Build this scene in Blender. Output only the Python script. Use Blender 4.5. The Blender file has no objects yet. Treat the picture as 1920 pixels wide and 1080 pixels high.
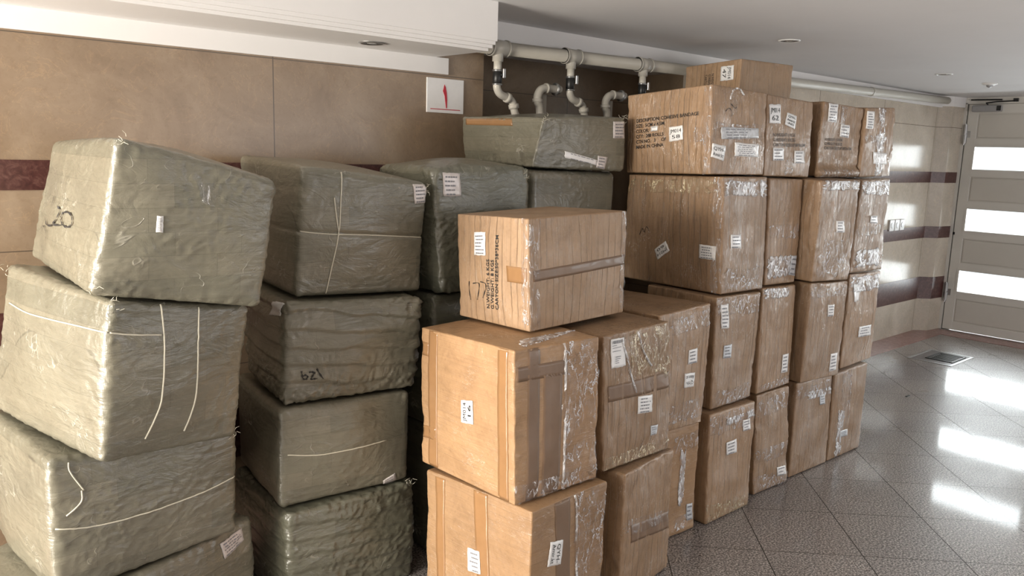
import bpy, math, random
import numpy as np
from mathutils import Matrix, Vector

# ------------------------------------------------------------------ scene, camera, light
sc = bpy.context.scene
COL = sc.collection
sc.view_settings.view_transform = 'Standard'
sc.view_settings.look = 'None'
sc.view_settings.exposure = 0.0
sc.view_settings.gamma = 1.0
sc.view_settings.use_curve_mapping = False

cam_data = bpy.data.cameras.new('camera')
cam = bpy.data.objects.new('camera', cam_data)
COL.objects.link(cam)
cR, cU, cF = [0.75041, -0.660294, 0.02996], [0.089568, 0.146492, 0.985149], [0.654876, 0.736582, -0.16907]
cam.matrix_world = Matrix(((cR[0], cU[0], -cF[0], 0), (cR[1], cU[1], -cF[1], 0), (cR[2], cU[2], -cF[2], 1.6), (0, 0, 0, 1)))
cam_data.sensor_fit = 'HORIZONTAL'
cam_data.sensor_width = 36
cam_data.lens = 1504.846 / 1920 * 36
cam_data.clip_start = 0.05
sc.camera = cam

world = bpy.data.worlds.new('daylight')
sc.world = world
world.use_nodes = True
world.node_tree.nodes['Background'].inputs[0].default_value = (0.90, 0.95, 1.0, 1)
world.node_tree.nodes['Background'].inputs[1].default_value = 1.5

def area(name, loc, target, sx, sy, radiance, color):
    L = bpy.data.lights.new(name, 'AREA')
    L.shape = 'RECTANGLE'; L.size = sx; L.size_y = sy
    L.energy = radiance * math.pi * sx * sy
    L.color = color
    o = bpy.data.objects.new(name, L); COL.objects.link(o)
    o.location = loc
    o.rotation_euler = (Vector(target) - Vector(loc)).to_track_quat('-Z', 'Y').to_euler()
    return o
# daylight behind the steel door, daylight entering by the garage opening at the left, and an added fill at the front
area('door_daylight', (8.75, 0.0, 1.15), (0, 0.0, 1.15), 6.4, 2.1, 11.0, (0.93, 0.97, 1.0))  # widened to shine through the added leaves too
area('garage_opening_daylight', (-3.0, 2.05, 1.25), (3, 2.1, 1.1), 1.7, 1.7, 50.0, (1.0, 0.93, 0.82))
area('front_fill_light', (4.9, -3.6, 1.30), (6.2, 2, 1.2), 4.6, 1.7, 3.7, (0.97, 0.97, 1.0))  # added fill inside the closed front wall, brightens door and carton fronts

rng = random.Random(7)

# ------------------------------------------------------------------ materials
def node(nt, t, **kw):
    n = nt.nodes.new(t)
    for k, v in kw.items():
        if k.startswith('i_'): n.inputs[k[2:].replace('_', ' ')].default_value = v
        else: setattr(n, k, v)
    return n
def new_mat(name, color=(0.5, 0.5, 0.5), rough=0.5, metal=0.0, spec=0.5):
    m = bpy.data.materials.new(name); m.use_nodes = True
    nt = m.node_tree; b = nt.nodes['Principled BSDF']
    b.inputs['Base Color'].default_value = (*color, 1)
    b.inputs['Roughness'].default_value = rough
    b.inputs['Metallic'].default_value = metal
    b.inputs['Specular IOR Level'].default_value = spec
    return m, nt, b
def coords(nt, scale=(1, 1, 1), kind='Object', rot=(0, 0, 0)):
    tc = node(nt, 'ShaderNodeTexCoord'); mp = node(nt, 'ShaderNodeMapping')
    mp.inputs['Scale'].default_value = scale; mp.inputs['Rotation'].default_value = rot
    nt.links.new(tc.outputs[kind], mp.inputs['Vector']); return mp.outputs['Vector']
def noise(nt, vec, scale, detail=3, rough=0.5, dist=0.0):
    n = node(nt, 'ShaderNodeTexNoise'); n.inputs['Scale'].default_value = scale
    n.inputs['Detail'].default_value = detail; n.inputs['Roughness'].default_value = rough
    n.inputs['Distortion'].default_value = dist
    nt.links.new(vec, n.inputs['Vector']); return n.outputs['Fac']
def ramp(nt, fac, stops):
    r = node(nt, 'ShaderNodeValToRGB'); el = r.color_ramp.elements
    while len(el) < len(stops): el.new(0.5)
    for e, (p, c) in zip(el, stops):
        e.position = p; e.color = (*c, 1) if len(c) == 3 else c
    nt.links.new(fac, r.inputs['Fac']); return r.outputs['Color']
def mix(nt, fac, a, b, mode='MIX'):
    m = node(nt, 'ShaderNodeMix', data_type='RGBA', blend_type=mode)
    for s, v in ((0, fac), (6, a), (7, b)):
        if hasattr(v, 'links'): nt.links.new(v, m.inputs[s])
        else: m.inputs[s].default_value = v if s == 0 else (*v, 1)
    return m.outputs[2]
def math_(nt, op, a, b=0.0, c=0.0):
    m = node(nt, 'ShaderNodeMath', operation=op)
    for s, v in ((0, a), (1, b), (2, c)):
        if hasattr(v, 'links'): nt.links.new(v, m.inputs[s])
        else: m.inputs[s].default_value = v
    return m.outputs[0]
def bump(nt, h, strength, dist, prev=None):
    b = node(nt, 'ShaderNodeBump'); b.inputs['Strength'].default_value = strength; b.inputs['Distance'].default_value = dist
    nt.links.new(h, b.inputs['Height'])
    if prev is not None: nt.links.new(prev, b.inputs['Normal'])
    return b.outputs['Normal']

def cardboard(name, flute, c0=(0.36, 0.235, 0.14), c1=(0.50, 0.34, 0.21), film=0.5, lines=1.0):
    m, nt, b = new_mat(name, c1, 0.62)
    v = coords(nt)
    s = 0.008
    vs = coords(nt, (1, 1, s) if flute == 'v' else (s, s, 1))
    vk = coords(nt, (1, 1, 0.10) if flute == 'v' else (0.10, 0.10, 1))
    big = noise(nt, v, 4.5, 4, 0.6)
    def thin(vec, sc, w, det=2, dist=0.0):
        return ramp(nt, math_(nt, 'ABSOLUTE', math_(nt, 'SUBTRACT', noise(nt, vec, sc, det, 0.6, dist), 0.5)), [(0.0, (1, 1, 1)), (w, (0, 0, 0))])
    crease = thin(vs, 24, 0.016)                 # long straight flute creases
    crease2 = thin(vk, 22, 0.010, 3, 0.3)        # shorter, slightly wandering ones
    # crushed flutes: long straight folds a few centimetres apart; shade and highlight painted in
    tc = node(nt, 'ShaderNodeTexCoord'); sp = node(nt, 'ShaderNodeSeparateXYZ'); nt.links.new(tc.outputs['Object'], sp.inputs[0])
    ax = math_(nt, 'ADD', sp.outputs['X'], sp.outputs['Y']) if flute == 'v' else math_(nt, 'MULTIPLY', sp.outputs['Z'], 1.0)
    jit = noise(nt, coords(nt, (1, 1, 0.06) if flute == 'v' else (0.08, 0.08, 1)), 9, 2, 0.5)
    oi0 = node(nt, 'ShaderNodeObjectInfo')
    ph = math_(nt, 'ADD', math_(nt, 'MULTIPLY_ADD', ax, 30.0 if flute == 'v' else 41.0, math_(nt, 'MULTIPLY', jit, 2.6 if flute == 'v' else 1.0)), math_(nt, 'MULTIPLY', oi0.outputs['Random'], 7.0))
    fr = math_(nt, 'FRACT', ph)
    fold = ramp(nt, math_(nt, 'ABSOLUTE', math_(nt, 'SUBTRACT', fr, 0.5)), [(0.0, (1, 1, 1)), (0.034, (0, 0, 0))])
    lite = ramp(nt, math_(nt, 'ABSOLUTE', math_(nt, 'SUBTRACT', fr, 0.58)), [(0.0, (1, 1, 1)), (0.05, (0, 0, 0))])
    fm = ramp(nt, noise(nt, coords(nt, (1, 1, 0.4) if flute == 'v' else (0.4, 0.4, 1)), 7, 3, 0.6), [(0.40, (0, 0, 0)), (0.60, (1, 1, 1))])
    fold = math_(nt, 'MULTIPLY', fold, fm); lite = math_(nt, 'MULTIPLY', lite, fm)
    fine = noise(nt, vs, 240, 1, 0.4)
    cmask = ramp(nt, noise(nt, v, 5.5, 3), [(0.42, (0, 0, 0)), (0.58, (1, 1, 1))])
    col = mix(nt, big, c0, c1)
    oi = node(nt, 'ShaderNodeObjectInfo')
    var = math_(nt, 'MULTIPLY_ADD', oi.outputs['Random'], 0.20, 0.88)
    hv = node(nt, 'ShaderNodeHueSaturation'); nt.links.new(col, hv.inputs['Color']); nt.links.new(var, hv.inputs['Value'])
    speck = ramp(nt, noise(nt, v, 60, 5, 0.7), [(0.30, (0.74, 0.71, 0.68)), (0.46, (1, 1, 1))])
    col = mix(nt, 0.6, hv.outputs['Color'], speck, 'MULTIPLY')
    blot = ramp(nt, noise(nt, v, 11, 5, 0.65, 0.5), [(0.32, (0.80, 0.77, 0.74)), (0.5, (1, 1, 1)), (0.72, (1.12, 1.11, 1.10))])
    col = mix(nt, 0.8, col, blot, 'MULTIPLY')
    col = mix(nt, math_(nt, 'MULTIPLY', crease, 0.35 * lines), col, (0.10, 0.062, 0.038))  # crease shade put into the colour as dark lines
    col = mix(nt, math_(nt, 'MULTIPLY', math_(nt, 'MULTIPLY', crease2, cmask), 0.45 * lines), col, (0.09, 0.055, 0.035))
    col = mix(nt, math_(nt, 'MULTIPLY', fold, 0.66 * lines), col, (0.085, 0.052, 0.032))
    col = mix(nt, math_(nt, 'MULTIPLY', lite, 0.30 * lines), col, (0.66, 0.50, 0.36))
    col = mix(nt, 0.5, col, ramp(nt, fine, [(0.3, (0.90, 0.89, 0.88)), (0.7, (1.08, 1.08, 1.08))]), 'MULTIPLY')
    # glints on the film's scratches and folds, painted as thin whitish lines
    vf = coords(nt, (1, 1, 0.30) if flute == 'v' else (0.35, 0.35, 1), rot=(0.15, 0.3, 0.2))
    sc_ = math_(nt, 'MULTIPLY', thin(vf, 42, 0.009, 4, 0.9), ramp(nt, noise(nt, v, 8, 3, 0.6), [(0.50, (0, 0, 0)), (0.66, (1, 1, 1))]))
    col = mix(nt, math_(nt, 'MULTIPLY', sc_, 0.75 * film), col, (0.78, 0.74, 0.68))
    nt.links.new(col, b.inputs['Base Color'])
    n1 = bump(nt, crease, -0.6, 0.003)
    n1 = bump(nt, crease2, -0.5, 0.003, n1)
    n1 = bump(nt, math_(nt, 'SUBTRACT', lite, fold), 0.7 if flute == 'v' else 0.22, 0.004, n1)
    n2 = bump(nt, fine, 0.10, 0.001, n1)
    n3 = bump(nt, noise(nt, v, 22, 4, 0.6), 0.25, 0.007, n2)
    nt.links.new(n3, b.inputs['Normal'])
    vw = coords(nt, (1, 1, 0.30) if flute == 'v' else (0.4, 0.4, 1), rot=(0.1, 0.25, 0.2))
    w = noise(nt, vw, 34, 4, 0.6, 0.8)
    wr = math_(nt, 'ABSOLUTE', math_(nt, 'SUBTRACT', w, 0.5))
    cn = bump(nt, sc_, 0.8, 0.004, bump(nt, wr, 0.9, 0.016))
    nt.links.new(cn, b.inputs['Coat Normal'])
    b.inputs['Coat Roughness'].default_value = 0.12
    cw = ramp(nt, noise(nt, v, 5, 2), [(0.38, (0.25 * film,) * 3), (0.62, (film,) * 3)])
    nt.links.new(cw, b.inputs['Coat Weight'])
    return m
CARD_V = cardboard('cardboard_upright', 'v', (0.25, 0.152, 0.083), (0.375, 0.238, 0.134), film=0.95)
CARD_H = cardboard('cardboard_flat_flute', 'h', (0.29, 0.168, 0.082), (0.385, 0.235, 0.120), film=0.6, lines=0.26)
CARD_X = cardboard('cardboard_plain', 'v', (0.31, 0.195, 0.110), (0.39, 0.255, 0.150), film=0.4, lines=0.5)

def bale_mat(name, c0, c1, gloss=0.6):
    m, nt, b = new_mat(name, c1, 0.42)
    v = coords(nt)
    big = noise(nt, v, 5, 4, 0.6)
    col = mix(nt, big, c0, c1)
    # overlapping strips of translucent tape
    br = node(nt, 'ShaderNodeTexBrick'); nt.links.new(coords(nt, (1, 1, 1), rot=(math.pi / 2, 0.03, 0)), br.inputs['Vector'])
    br.inputs['Scale'].default_value = 1.0; br.inputs['Brick Width'].default_value = 0.17; br.inputs['Row Height'].default_value = 0.062
    br.inputs['Mortar Size'].default_value = 0.0006
    br.inputs['Color1'].default_value = (0.80, 0.82, 0.78, 1); br.inputs['Color2'].default_value = (1.12, 1.10, 1.05, 1); br.inputs['Mortar'].default_value = (0.62, 0.62, 0.58, 1)
    br.offset_frequency = 2; br.offset = 0.37
    col = mix(nt, 0.75, col, br.outputs['Color'], 'MULTIPLY')
    # woven strands
    wx = node(nt, 'ShaderNodeTexWave', bands_direction='X', wave_profile='SIN'); wx.inputs['Scale'].default_value = 95; wx.inputs['Distortion'].default_value = 0.6
    wz = node(nt, 'ShaderNodeTexWave', bands_direction='Z', wave_profile='SIN'); wz.inputs['Scale'].default_value = 95; wz.inputs['Distortion'].default_value = 0.6
    nt.links.new(v, wx.inputs['Vector']); nt.links.new(v, wz.inputs['Vector'])
    weave = math_(nt, 'MULTIPLY', wx.outputs['Fac'], wz.outputs['Fac'])
    col = mix(nt, 0.35, col, ramp(nt, weave, [(0.0, (0.80, 0.80, 0.76)), (1.0, (1.1, 1.1, 1.08))]), 'MULTIPLY')
    dirt = ramp(nt, noise(nt, v, 38, 5, 0.7), [(0.28, (0.62, 0.60, 0.56)), (0.45, (1, 1, 1))])
    col = mix(nt, 0.55, col, dirt, 'MULTIPLY')
    cv = coords(nt, (0.55, 0.55, 1.0), rot=(0.1, 0.45, 0.1))
    cw = noise(nt, cv, 9, 3, 0.55, 0.5)
    cl = ramp(nt, math_(nt, 'ABSOLUTE', math_(nt, 'SUBTRACT', cw, 0.5)), [(0.0, (1, 1, 1)), (0.007, (0, 0, 0))])
    cm = ramp(nt, noise(nt, v, 6, 3, 0.6), [(0.50, (0, 0, 0)), (0.62, (1, 1, 1))])
    crk = math_(nt, 'MULTIPLY', cl, cm)
    col = mix(nt, math_(nt, 'MULTIPLY', crk, 0.5), col, (0.52, 0.50, 0.43))  # crease highlights painted into the colour as thin light ridges
    # fine level streaks of the tight tape
    sv = coords(nt, (0.10, 0.10, 1.0), rot=(0, 0.05, 0))
    st = noise(nt, sv, 70, 4, 0.65, 0.3)
    col = mix(nt, 0.6, col, ramp(nt, st, [(0.3, (0.84, 0.84, 0.83)), (0.7, (1.13, 1.13, 1.12))]), 'MULTIPLY')
    nt.links.new(col, b.inputs['Base Color'])
    n1 = bump(nt, weave, 0.18, 0.0012)
    n1 = bump(nt, st, 0.30, 0.004, n1)
    n1 = bump(nt, br.outputs['Fac'], -0.5, 0.002, n1)
    n1 = bump(nt, crk, 0.6, 0.004, n1)
    wv = coords(nt, (0.5, 0.5, 1.0), rot=(0.1, 0.5, 0.0))
    w = noise(nt, wv, 13, 5, 0.55, 0.7)
    wr = math_(nt, 'ABSOLUTE', math_(nt, 'SUBTRACT', w, 0.5))
    n2 = bump(nt, wr, 0.40, 0.020, n1)
    nt.links.new(n2, b.inputs['Normal'])
    nt.links.new(bump(nt, st, 0.35, 0.005, bump(nt, wr, 0.7, 0.024)), b.inputs['Coat Normal'])
    b.inputs['Coat Weight'].default_value = gloss
    b.inputs['Coat Roughness'].default_value = 0.17
    return m
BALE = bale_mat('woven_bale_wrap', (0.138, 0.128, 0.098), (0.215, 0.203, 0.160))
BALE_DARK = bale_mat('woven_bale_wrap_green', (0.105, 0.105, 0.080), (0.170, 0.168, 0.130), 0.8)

def simple(name, color, rough=0.5, metal=0.0, nscale=30, var=0.12, bstr=0.05, spec=0.5, coat=0.0):
    m, nt, b = new_mat(name, color, rough, metal, spec)
    v = coords(nt)
    f = noise(nt, v, nscale, 4, 0.6)
    lo = tuple(c * (1 - var) for c in color); hi = tuple(min(1, c * (1 + var)) for c in color)
    nt.links.new(mix(nt, f, lo, hi), b.inputs['Base Color'])
    nt.links.new(bump(nt, f, bstr, 0.002), b.inputs['Normal'])
    b.inputs['Coat Weight'].default_value = coat
    return m
PLASTER = simple('white_plaster', (0.80, 0.78, 0.765), 0.75, nscale=6, var=0.03, bstr=0.1)
CEIL = simple('ceiling_paint', (0.72, 0.71, 0.715), 0.8, nscale=3, var=0.04, bstr=0.05)
PAPER = simple('label_paper', (0.82, 0.81, 0.80), 0.45, nscale=25, var=0.06, bstr=0.2, coat=0.3)
PAPER_G = simple('label_paper_under_film', (0.55, 0.57, 0.60), 0.3, nscale=40, var=0.25, bstr=0.5, coat=0.6)
PAPER_P = simple('label_paper_pinkish', (0.62, 0.57, 0.55), 0.35, nscale=60, var=0.22, bstr=0.5, coat=0.5)
INK = simple('black_ink', (0.012, 0.011, 0.011), 0.6)
INK_SOFT = simple('faded_print', (0.10, 0.085, 0.075), 0.6)
INK_GREY = simple('grey_small_print', (0.22, 0.22, 0.24), 0.6)
RED = simple('red_print', (0.50, 0.02, 0.04), 0.5)
TWINE = simple('plastic_twine', (0.60, 0.57, 0.47), 0.35, nscale=80, var=0.2)
BROWN_TAPE = simple('brown_packing_tape', (0.31, 0.170, 0.078), 0.22, nscale=14, var=0.16, bstr=0.4, coat=0.5)
BROWN_TAPE_SHADE = simple('brown_packing_tape_shade', (0.195, 0.122, 0.076), 0.42, nscale=14, var=0.2, bstr=0.4, coat=0.12)  # darker copy of the brown tape, front-face shade put into the colour
PIPE = simple('grey_plastic_pipe', (0.52, 0.49, 0.43), 0.4, nscale=12, var=0.08)
BLACK = simple('black_band', (0.02, 0.02, 0.02), 0.5)
STEEL = simple('painted_door_steel', (0.70, 0.675, 0.62), 0.42, nscale=4, var=0.05)
STEEL2 = simple('painted_door_panel', (0.64, 0.61, 0.55), 0.45, nscale=4, var=0.05)
METAL = simple('worn_metal', (0.45, 0.45, 0.45), 0.35, 0.9)
GREYMET = simple('closer_grey', (0.38, 0.38, 0.39), 0.35, 0.4)
DARKMET = simple('dark_metal', (0.03, 0.03, 0.03), 0.4, 0.5)
WHITE_PL = simple('white_plastic', (0.78, 0.78, 0.77), 0.3)

def clear_film(name, white=0.0, tint=(1, 1, 1)):
    m = bpy.data.materials.new(name); m.use_nodes = True
    nt = m.node_tree; nt.nodes.clear()
    out = node(nt, 'ShaderNodeOutputMaterial'); tr = node(nt, 'ShaderNodeBsdfTransparent')
    tr.inputs['Color'].default_value = (0.95, 0.94, 0.93, 1)
    gl = node(nt, 'ShaderNodeBsdfPrincipled')
    gl.inputs['Base Color'].default_value = (0.80 * tint[0], 0.80 * tint[1], 0.82 * tint[2], 1)
    gl.inputs['Roughness'].default_value = 0.12
    gl.inputs['Specular IOR Level'].default_value = 1.0
    gl.inputs['Coat Weight'].default_value = 1.0; gl.inputs['Coat Roughness'].default_value = 0.05
    v = coords(nt, (1, 1, 0.45), rot=(0.25, 0.45, 0.2))
    w = noise(nt, v, 30, 4, 0.55, 0.7)
    wr = math_(nt, 'ABSOLUTE', math_(nt, 'SUBTRACT', w, 0.5))
    nb = bump(nt, wr, 1.0, 0.014)
    nt.links.new(nb, gl.inputs['Normal']); nt.links.new(nb, gl.inputs['Coat Normal'])
    line = ramp(nt, wr, [(0.0, (1, 1, 1)), (0.012 + 0.02 * white, (0.35,) * 3), (0.035 + 0.05 * white, (0, 0, 0))])  # glints of the crinkled ridges painted as whitish lines
    patch = ramp(nt, noise(nt, v, 14, 4, 0.65, 0.6), [(0.40 - white * 0.3, (0.0,) * 3), (0.58 - white * 0.25, (1,) * 3)])
    smear = ramp(nt, noise(nt, v, 30, 3, 0.6), [(0.5 - 0.25 * white, (0.03,) * 3), (0.8 - 0.25 * white, (0.20 + 0.70 * white,) * 3)])
    fac = math_(nt, 'ADD', math_(nt, 'MULTIPLY', line, patch), smear)
    mn = math_(nt, 'MINIMUM', fac, 0.96)
    mx = node(nt, 'ShaderNodeMixShader')
    nt.links.new(mn, mx.inputs[0]); nt.links.new(tr.outputs[0], mx.inputs[1]); nt.links.new(gl.outputs[0], mx.inputs[2])
    nt.links.new(mx.outputs[0], out.inputs[0]); return m
FILM = clear_film('clear_crinkled_tape')
FILM_W = clear_film('milky_crinkled_tape', 0.55)
FILM_Y = clear_film('amber_crinkled_tape', 0.1, (1.0, 0.85, 0.55))

def pane_glass():
    m = bpy.data.materials.new('window_glass'); m.use_nodes = True
    nt = m.node_tree; nt.nodes.clear()
    out = node(nt, 'ShaderNodeOutputMaterial'); tr = node(nt, 'ShaderNodeBsdfTransparent'); gl = node(nt, 'ShaderNodeBsdfGlossy')
    tr.inputs['Color'].default_value = (0.97, 0.985, 0.98, 1); gl.inputs['Roughness'].default_value = 0.03
    fr = node(nt, 'ShaderNodeFresnel'); fr.inputs['IOR'].default_value = 1.45
    mx = node(nt, 'ShaderNodeMixShader'); nt.links.new(fr.outputs[0], mx.inputs[0]); nt.links.new(tr.outputs[0], mx.inputs[1]); nt.links.new(gl.outputs[0], mx.inputs[2])
    nt.links.new(mx.outputs[0], out.inputs[0]); return m
GLASS = pane_glass()

def stone(name, stops, rough, joints=None, scale=3.0):
    m, nt, b = new_mat(name, (0.4, 0.3, 0.2), rough)
    v = coords(nt, rot=(0.2, 0.3, 0.1))
    a = noise(nt, v, scale, 8, 0.62, 0.8)
    col = ramp(nt, a, stops)
    vein = math_(nt, 'ABSOLUTE', math_(nt, 'SUBTRACT', noise(nt, v, scale * 1.6, 5, 0.6, 2.4), 0.5))
    vc = ramp(nt, vein, [(0.0, (1.35, 1.28, 1.15)), (0.012, (1, 1, 1))])
    col = mix(nt, 0.55, col, vc, 'MULTIPLY')
    sp = ramp(nt, noise(nt, v, 55, 6, 0.7), [(0.30, (0.78, 0.74, 0.70)), (0.5, (1, 1, 1))])
    col = mix(nt, 0.45, col, sp, 'MULTIPLY')
    if joints:
        tc = node(nt, 'ShaderNodeTexCoord'); s = node(nt, 'ShaderNodeSeparateXYZ'); nt.links.new(tc.outputs['Object'], s.inputs[0])
        x0, dx, zs = joints
        fx = math_(nt, 'ABSOLUTE', math_(nt, 'SUBTRACT', math_(nt, 'MODULO', math_(nt, 'SUBTRACT', s.outputs['X'], x0 - 20 * dx - dx / 2), dx), dx / 2))
        msk = math_(nt, 'LESS_THAN', fx, 0.0022)
        for z in zs:
            msk = math_(nt, 'MAXIMUM', msk, math_(nt, 'LESS_THAN', math_(nt, 'ABSOLUTE', math_(nt, 'SUBTRACT', s.outputs['Z'], z)), 0.0018))
        col = mix(nt, msk, col, (0.10, 0.075, 0.055))
    nt.links.new(col, b.inputs['Base Color'])
    nt.links.new(bump(nt, sp, 0.03, 0.001), b.inputs['Normal'])
    return m
TAN = [(0.28, (0.20, 0.138, 0.088)), (0.5, (0.26, 0.188, 0.125)), (0.72, (0.33, 0.25, 0.175))]
WALL_TILE = stone('beige_marble', TAN, 0.30, (1.452, 1.08, (1.93, 1.215, 0.71)))
WALL_TILE_R = stone('beige_marble_polished_glare', [(0.28, (0.44, 0.385, 0.315)), (0.5, (0.52, 0.46, 0.385)), (0.72, (0.59, 0.53, 0.45))], 0.17, (1.452, 1.08, (1.93,)))  # lighter copy of the beige marble, door-side glare put into the colour
BAND = stone('maroon_granite', [(0.3, (0.045, 0.016, 0.014)), (0.5, (0.078, 0.030, 0.026)), (0.7, (0.15, 0.075, 0.062))], 0.34, scale=40)
BORDER = stone('rose_granite', [(0.3, (0.22, 0.11, 0.10)), (0.5, (0.29, 0.16, 0.145)), (0.7, (0.36, 0.21, 0.19))], 0.22, scale=30)

def floor_mat():
    m, nt, b = new_mat('grey_granite_tiles', (0.3, 0.3, 0.3), 0.1)
    v = coords(nt)
    s1 = noise(nt, v, 125, 3, 0.75)
    base = ramp(nt, s1, [(0.36, (0.035, 0.033, 0.033)), (0.45, (0.095, 0.088, 0.084)), (0.53, (0.29, 0.262, 0.250)), (0.62, (0.58, 0.54, 0.515))])
    big = ramp(nt, noise(nt, v, 1.6, 3), [(0.3, (0.86, 0.85, 0.84)), (0.7, (1.08, 1.07, 1.06))])
    col = mix(nt, 1.0, base, big, 'MULTIPLY')
    tc = node(nt, 'ShaderNodeTexCoord'); s = node(nt, 'ShaderNodeSeparateXYZ'); nt.links.new(tc.outputs['Object'], s.inputs[0])
    r2 = math.sqrt(0.5)
    u = math_(nt, 'MULTIPLY', math_(nt, 'ADD', s.outputs['X'], s.outputs['Y']), r2)
    w = math_(nt, 'MULTIPLY', math_(nt, 'SUBTRACT', s.outputs['X'], s.outputs['Y']), r2)
    T = 0.405
    def line(c, off):
        return math_(nt, 'ABSOLUTE', math_(nt, 'SUBTRACT', math_(nt, 'MODULO', math_(nt, 'ADD', c, 40 * T - off + T / 2), T), T / 2))
    du, dv = line(u, 3.152 % T), line(w, 0.888 % T)
    g = math_(nt, 'MAXIMUM', math_(nt, 'LESS_THAN', du, 0.0017), math_(nt, 'LESS_THAN', dv, 0.0024))
    # each tile its own slight shade
    cu = math_(nt, 'FLOOR', math_(nt, 'DIVIDE', math_(nt, 'ADD', u, 40 * T - 3.152 % T), T))
    cv = math_(nt, 'FLOOR', math_(nt, 'DIVIDE', math_(nt, 'ADD', w, 40 * T - 0.888 % T), T))
    cb = node(nt, 'ShaderNodeCombineXYZ'); nt.links.new(cu, cb.inputs[0]); nt.links.new(cv, cb.inputs[1])
    wn = node(nt, 'ShaderNodeTexWhiteNoise', noise_dimensions='2D'); nt.links.new(cb.outputs[0], wn.inputs['Vector'])
    col = mix(nt, 1.0, col, ramp(nt, wn.outputs['Value'], [(0, (0.9, 0.89, 0.89)), (1, (1.06, 1.06, 1.06))]), 'MULTIPLY')
    col = mix(nt, g, col, (0.035, 0.03, 0.025))
    nt.links.new(col, b.inputs['Base Color'])
    rr = ramp(nt, noise(nt, v, 5, 5, 0.6), [(0.3, (0.26,) * 3), (0.7, (0.36,) * 3)])
    nt.links.new(mix(nt, g, rr, (0.8, 0.8, 0.8)), b.inputs['Roughness'])
    b.inputs['IOR'].default_value = 1.5
    b.inputs['Coat Weight'].default_value = 0.55; b.inputs['Coat Roughness'].default_value = 0.07; b.inputs['Coat IOR'].default_value = 1.45
    nt.links.new(bump(nt, g, -0.4, 0.002), b.inputs['Normal'])
    return m
FLOOR = floor_mat()

# ------------------------------------------------------------------ mesh helpers
def mesh_obj(name, verts, faces, mat, parent=None, smooth=False):
    me = bpy.data.meshes.new(name)
    me.from_pydata([tuple(map(float, v)) for v in verts], [], faces)
    me.update()
    if smooth: me.polygons.foreach_set('use_smooth', [True] * len(me.polygons))
    if mat: me.materials.append(mat)
    o = bpy.data.objects.new(name, me); COL.objects.link(o)
    if parent: o.parent = parent
    return o
class MB:
    def __init__(s): s.v = []; s.f = []
    def add(s, vs, fs):
        n = len(s.v); s.v += [tuple(map(float, v)) for v in vs]; s.f += [tuple(i + n for i in f) for f in fs]; return s
    def box(s, a, b, bev=0.0):
        (x0, y0, z0), (x1, y1, z1) = a, b
        if bev <= 0:
            return s.add([(x0,y0,z0),(x1,y0,z0),(x1,y1,z0),(x0,y1,z0),(x0,y0,z1),(x1,y0,z1),(x1,y1,z1),(x0,y1,z1)],
                         [(0,3,2,1),(4,5,6,7),(0,1,5,4),(1,2,6,5),(2,3,7,6),(3,0,4,7)])
        import bmesh
        bm = bmesh.new(); bmesh.ops.create_cube(bm, size=1)
        for v in bm.verts: v.co = Vector(((x0+x1)/2 + v.co.x*(x1-x0), (y0+y1)/2 + v.co.y*(y1-y0), (z0+z1)/2 + v.co.z*(z1-z0)))
        bmesh.ops.bevel(bm, geom=list(bm.edges), offset=bev, segments=2, affect='EDGES', profile=0.5)
        bm.verts.index_update(); s.add([v.co[:] for v in bm.verts], [[v.index for v in f.verts] for f in bm.faces]); bm.free(); return s
    def poly_prism(s, pts, z0, z1):
        n = len(pts)
        return s.add([(x, y, z0) for x, y in pts] + [(x, y, z1) for x, y in pts],
                     [tuple(range(n))[::-1], tuple(range(n, 2*n))] + [(i, (i+1) % n, n + (i+1) % n, n + i) for i in range(n)])
    def tube(s, pts, r, n=14, cap=True):
        P = [Vector(p) for p in pts]; rs = r if isinstance(r, (list, tuple)) else [r] * len(P)
        T = [(P[min(i+1, len(P)-1)] - P[max(i-1, 0)]).normalized() for i in range(len(P))]
        up = Vector((0, 0, 1)) if abs(T[0].z) < 0.9 else Vector((0, 1, 0))
        N = (up - T[0] * up.dot(T[0])).normalized(); vs = []
        for p, t, rr in zip(P, T, rs):
            N = (N - t * N.dot(t)).normalized(); B = t.cross(N)
            for k in range(n):
                a = 2 * math.pi * k / n; vs.append(tuple(p + (N * math.cos(a) + B * math.sin(a)) * rr))
        fs = [(i*n + k, i*n + (k+1) % n, (i+1)*n + (k+1) % n, (i+1)*n + k) for i in range(len(P)-1) for k in range(n)]
        if cap: fs += [tuple(range(n))[::-1], tuple(range((len(P)-1)*n, len(P)*n))]
        return s.add(vs, fs)
    def build(s, name, mat, parent=None, smooth=False): return mesh_obj(name, s.v, s.f, mat, parent, smooth)
def curve_pts(pts, per=6):
    P = [Vector(p) for p in pts]; out = []
    for i in range(len(P)-1):
        a, b, c, d = P[max(i-1, 0)], P[i], P[i+1], P[min(i+2, len(P)-1)]
        for k in range(per):
            t = k / per
            out.append(0.5 * ((2*b) + (-a+c)*t + (2*a-5*b+4*c-d)*t*t + (-a+3*b-3*c+d)*t*t*t))
    out.append(P[-1]); return out
def tag(o, label, cat, group=None):
    o['label'] = label; o['category'] = cat
    if group: o['group'] = group
    return o
def struct(o): o['kind'] = 'structure'; return o
def empty(name, loc, rz=0.0):
    o = bpy.data.objects.new(name, None); COL.objects.link(o); o.location = loc; o.rotation_euler = (0, 0, rz)
    o.empty_display_size = 0.1; return o

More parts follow.
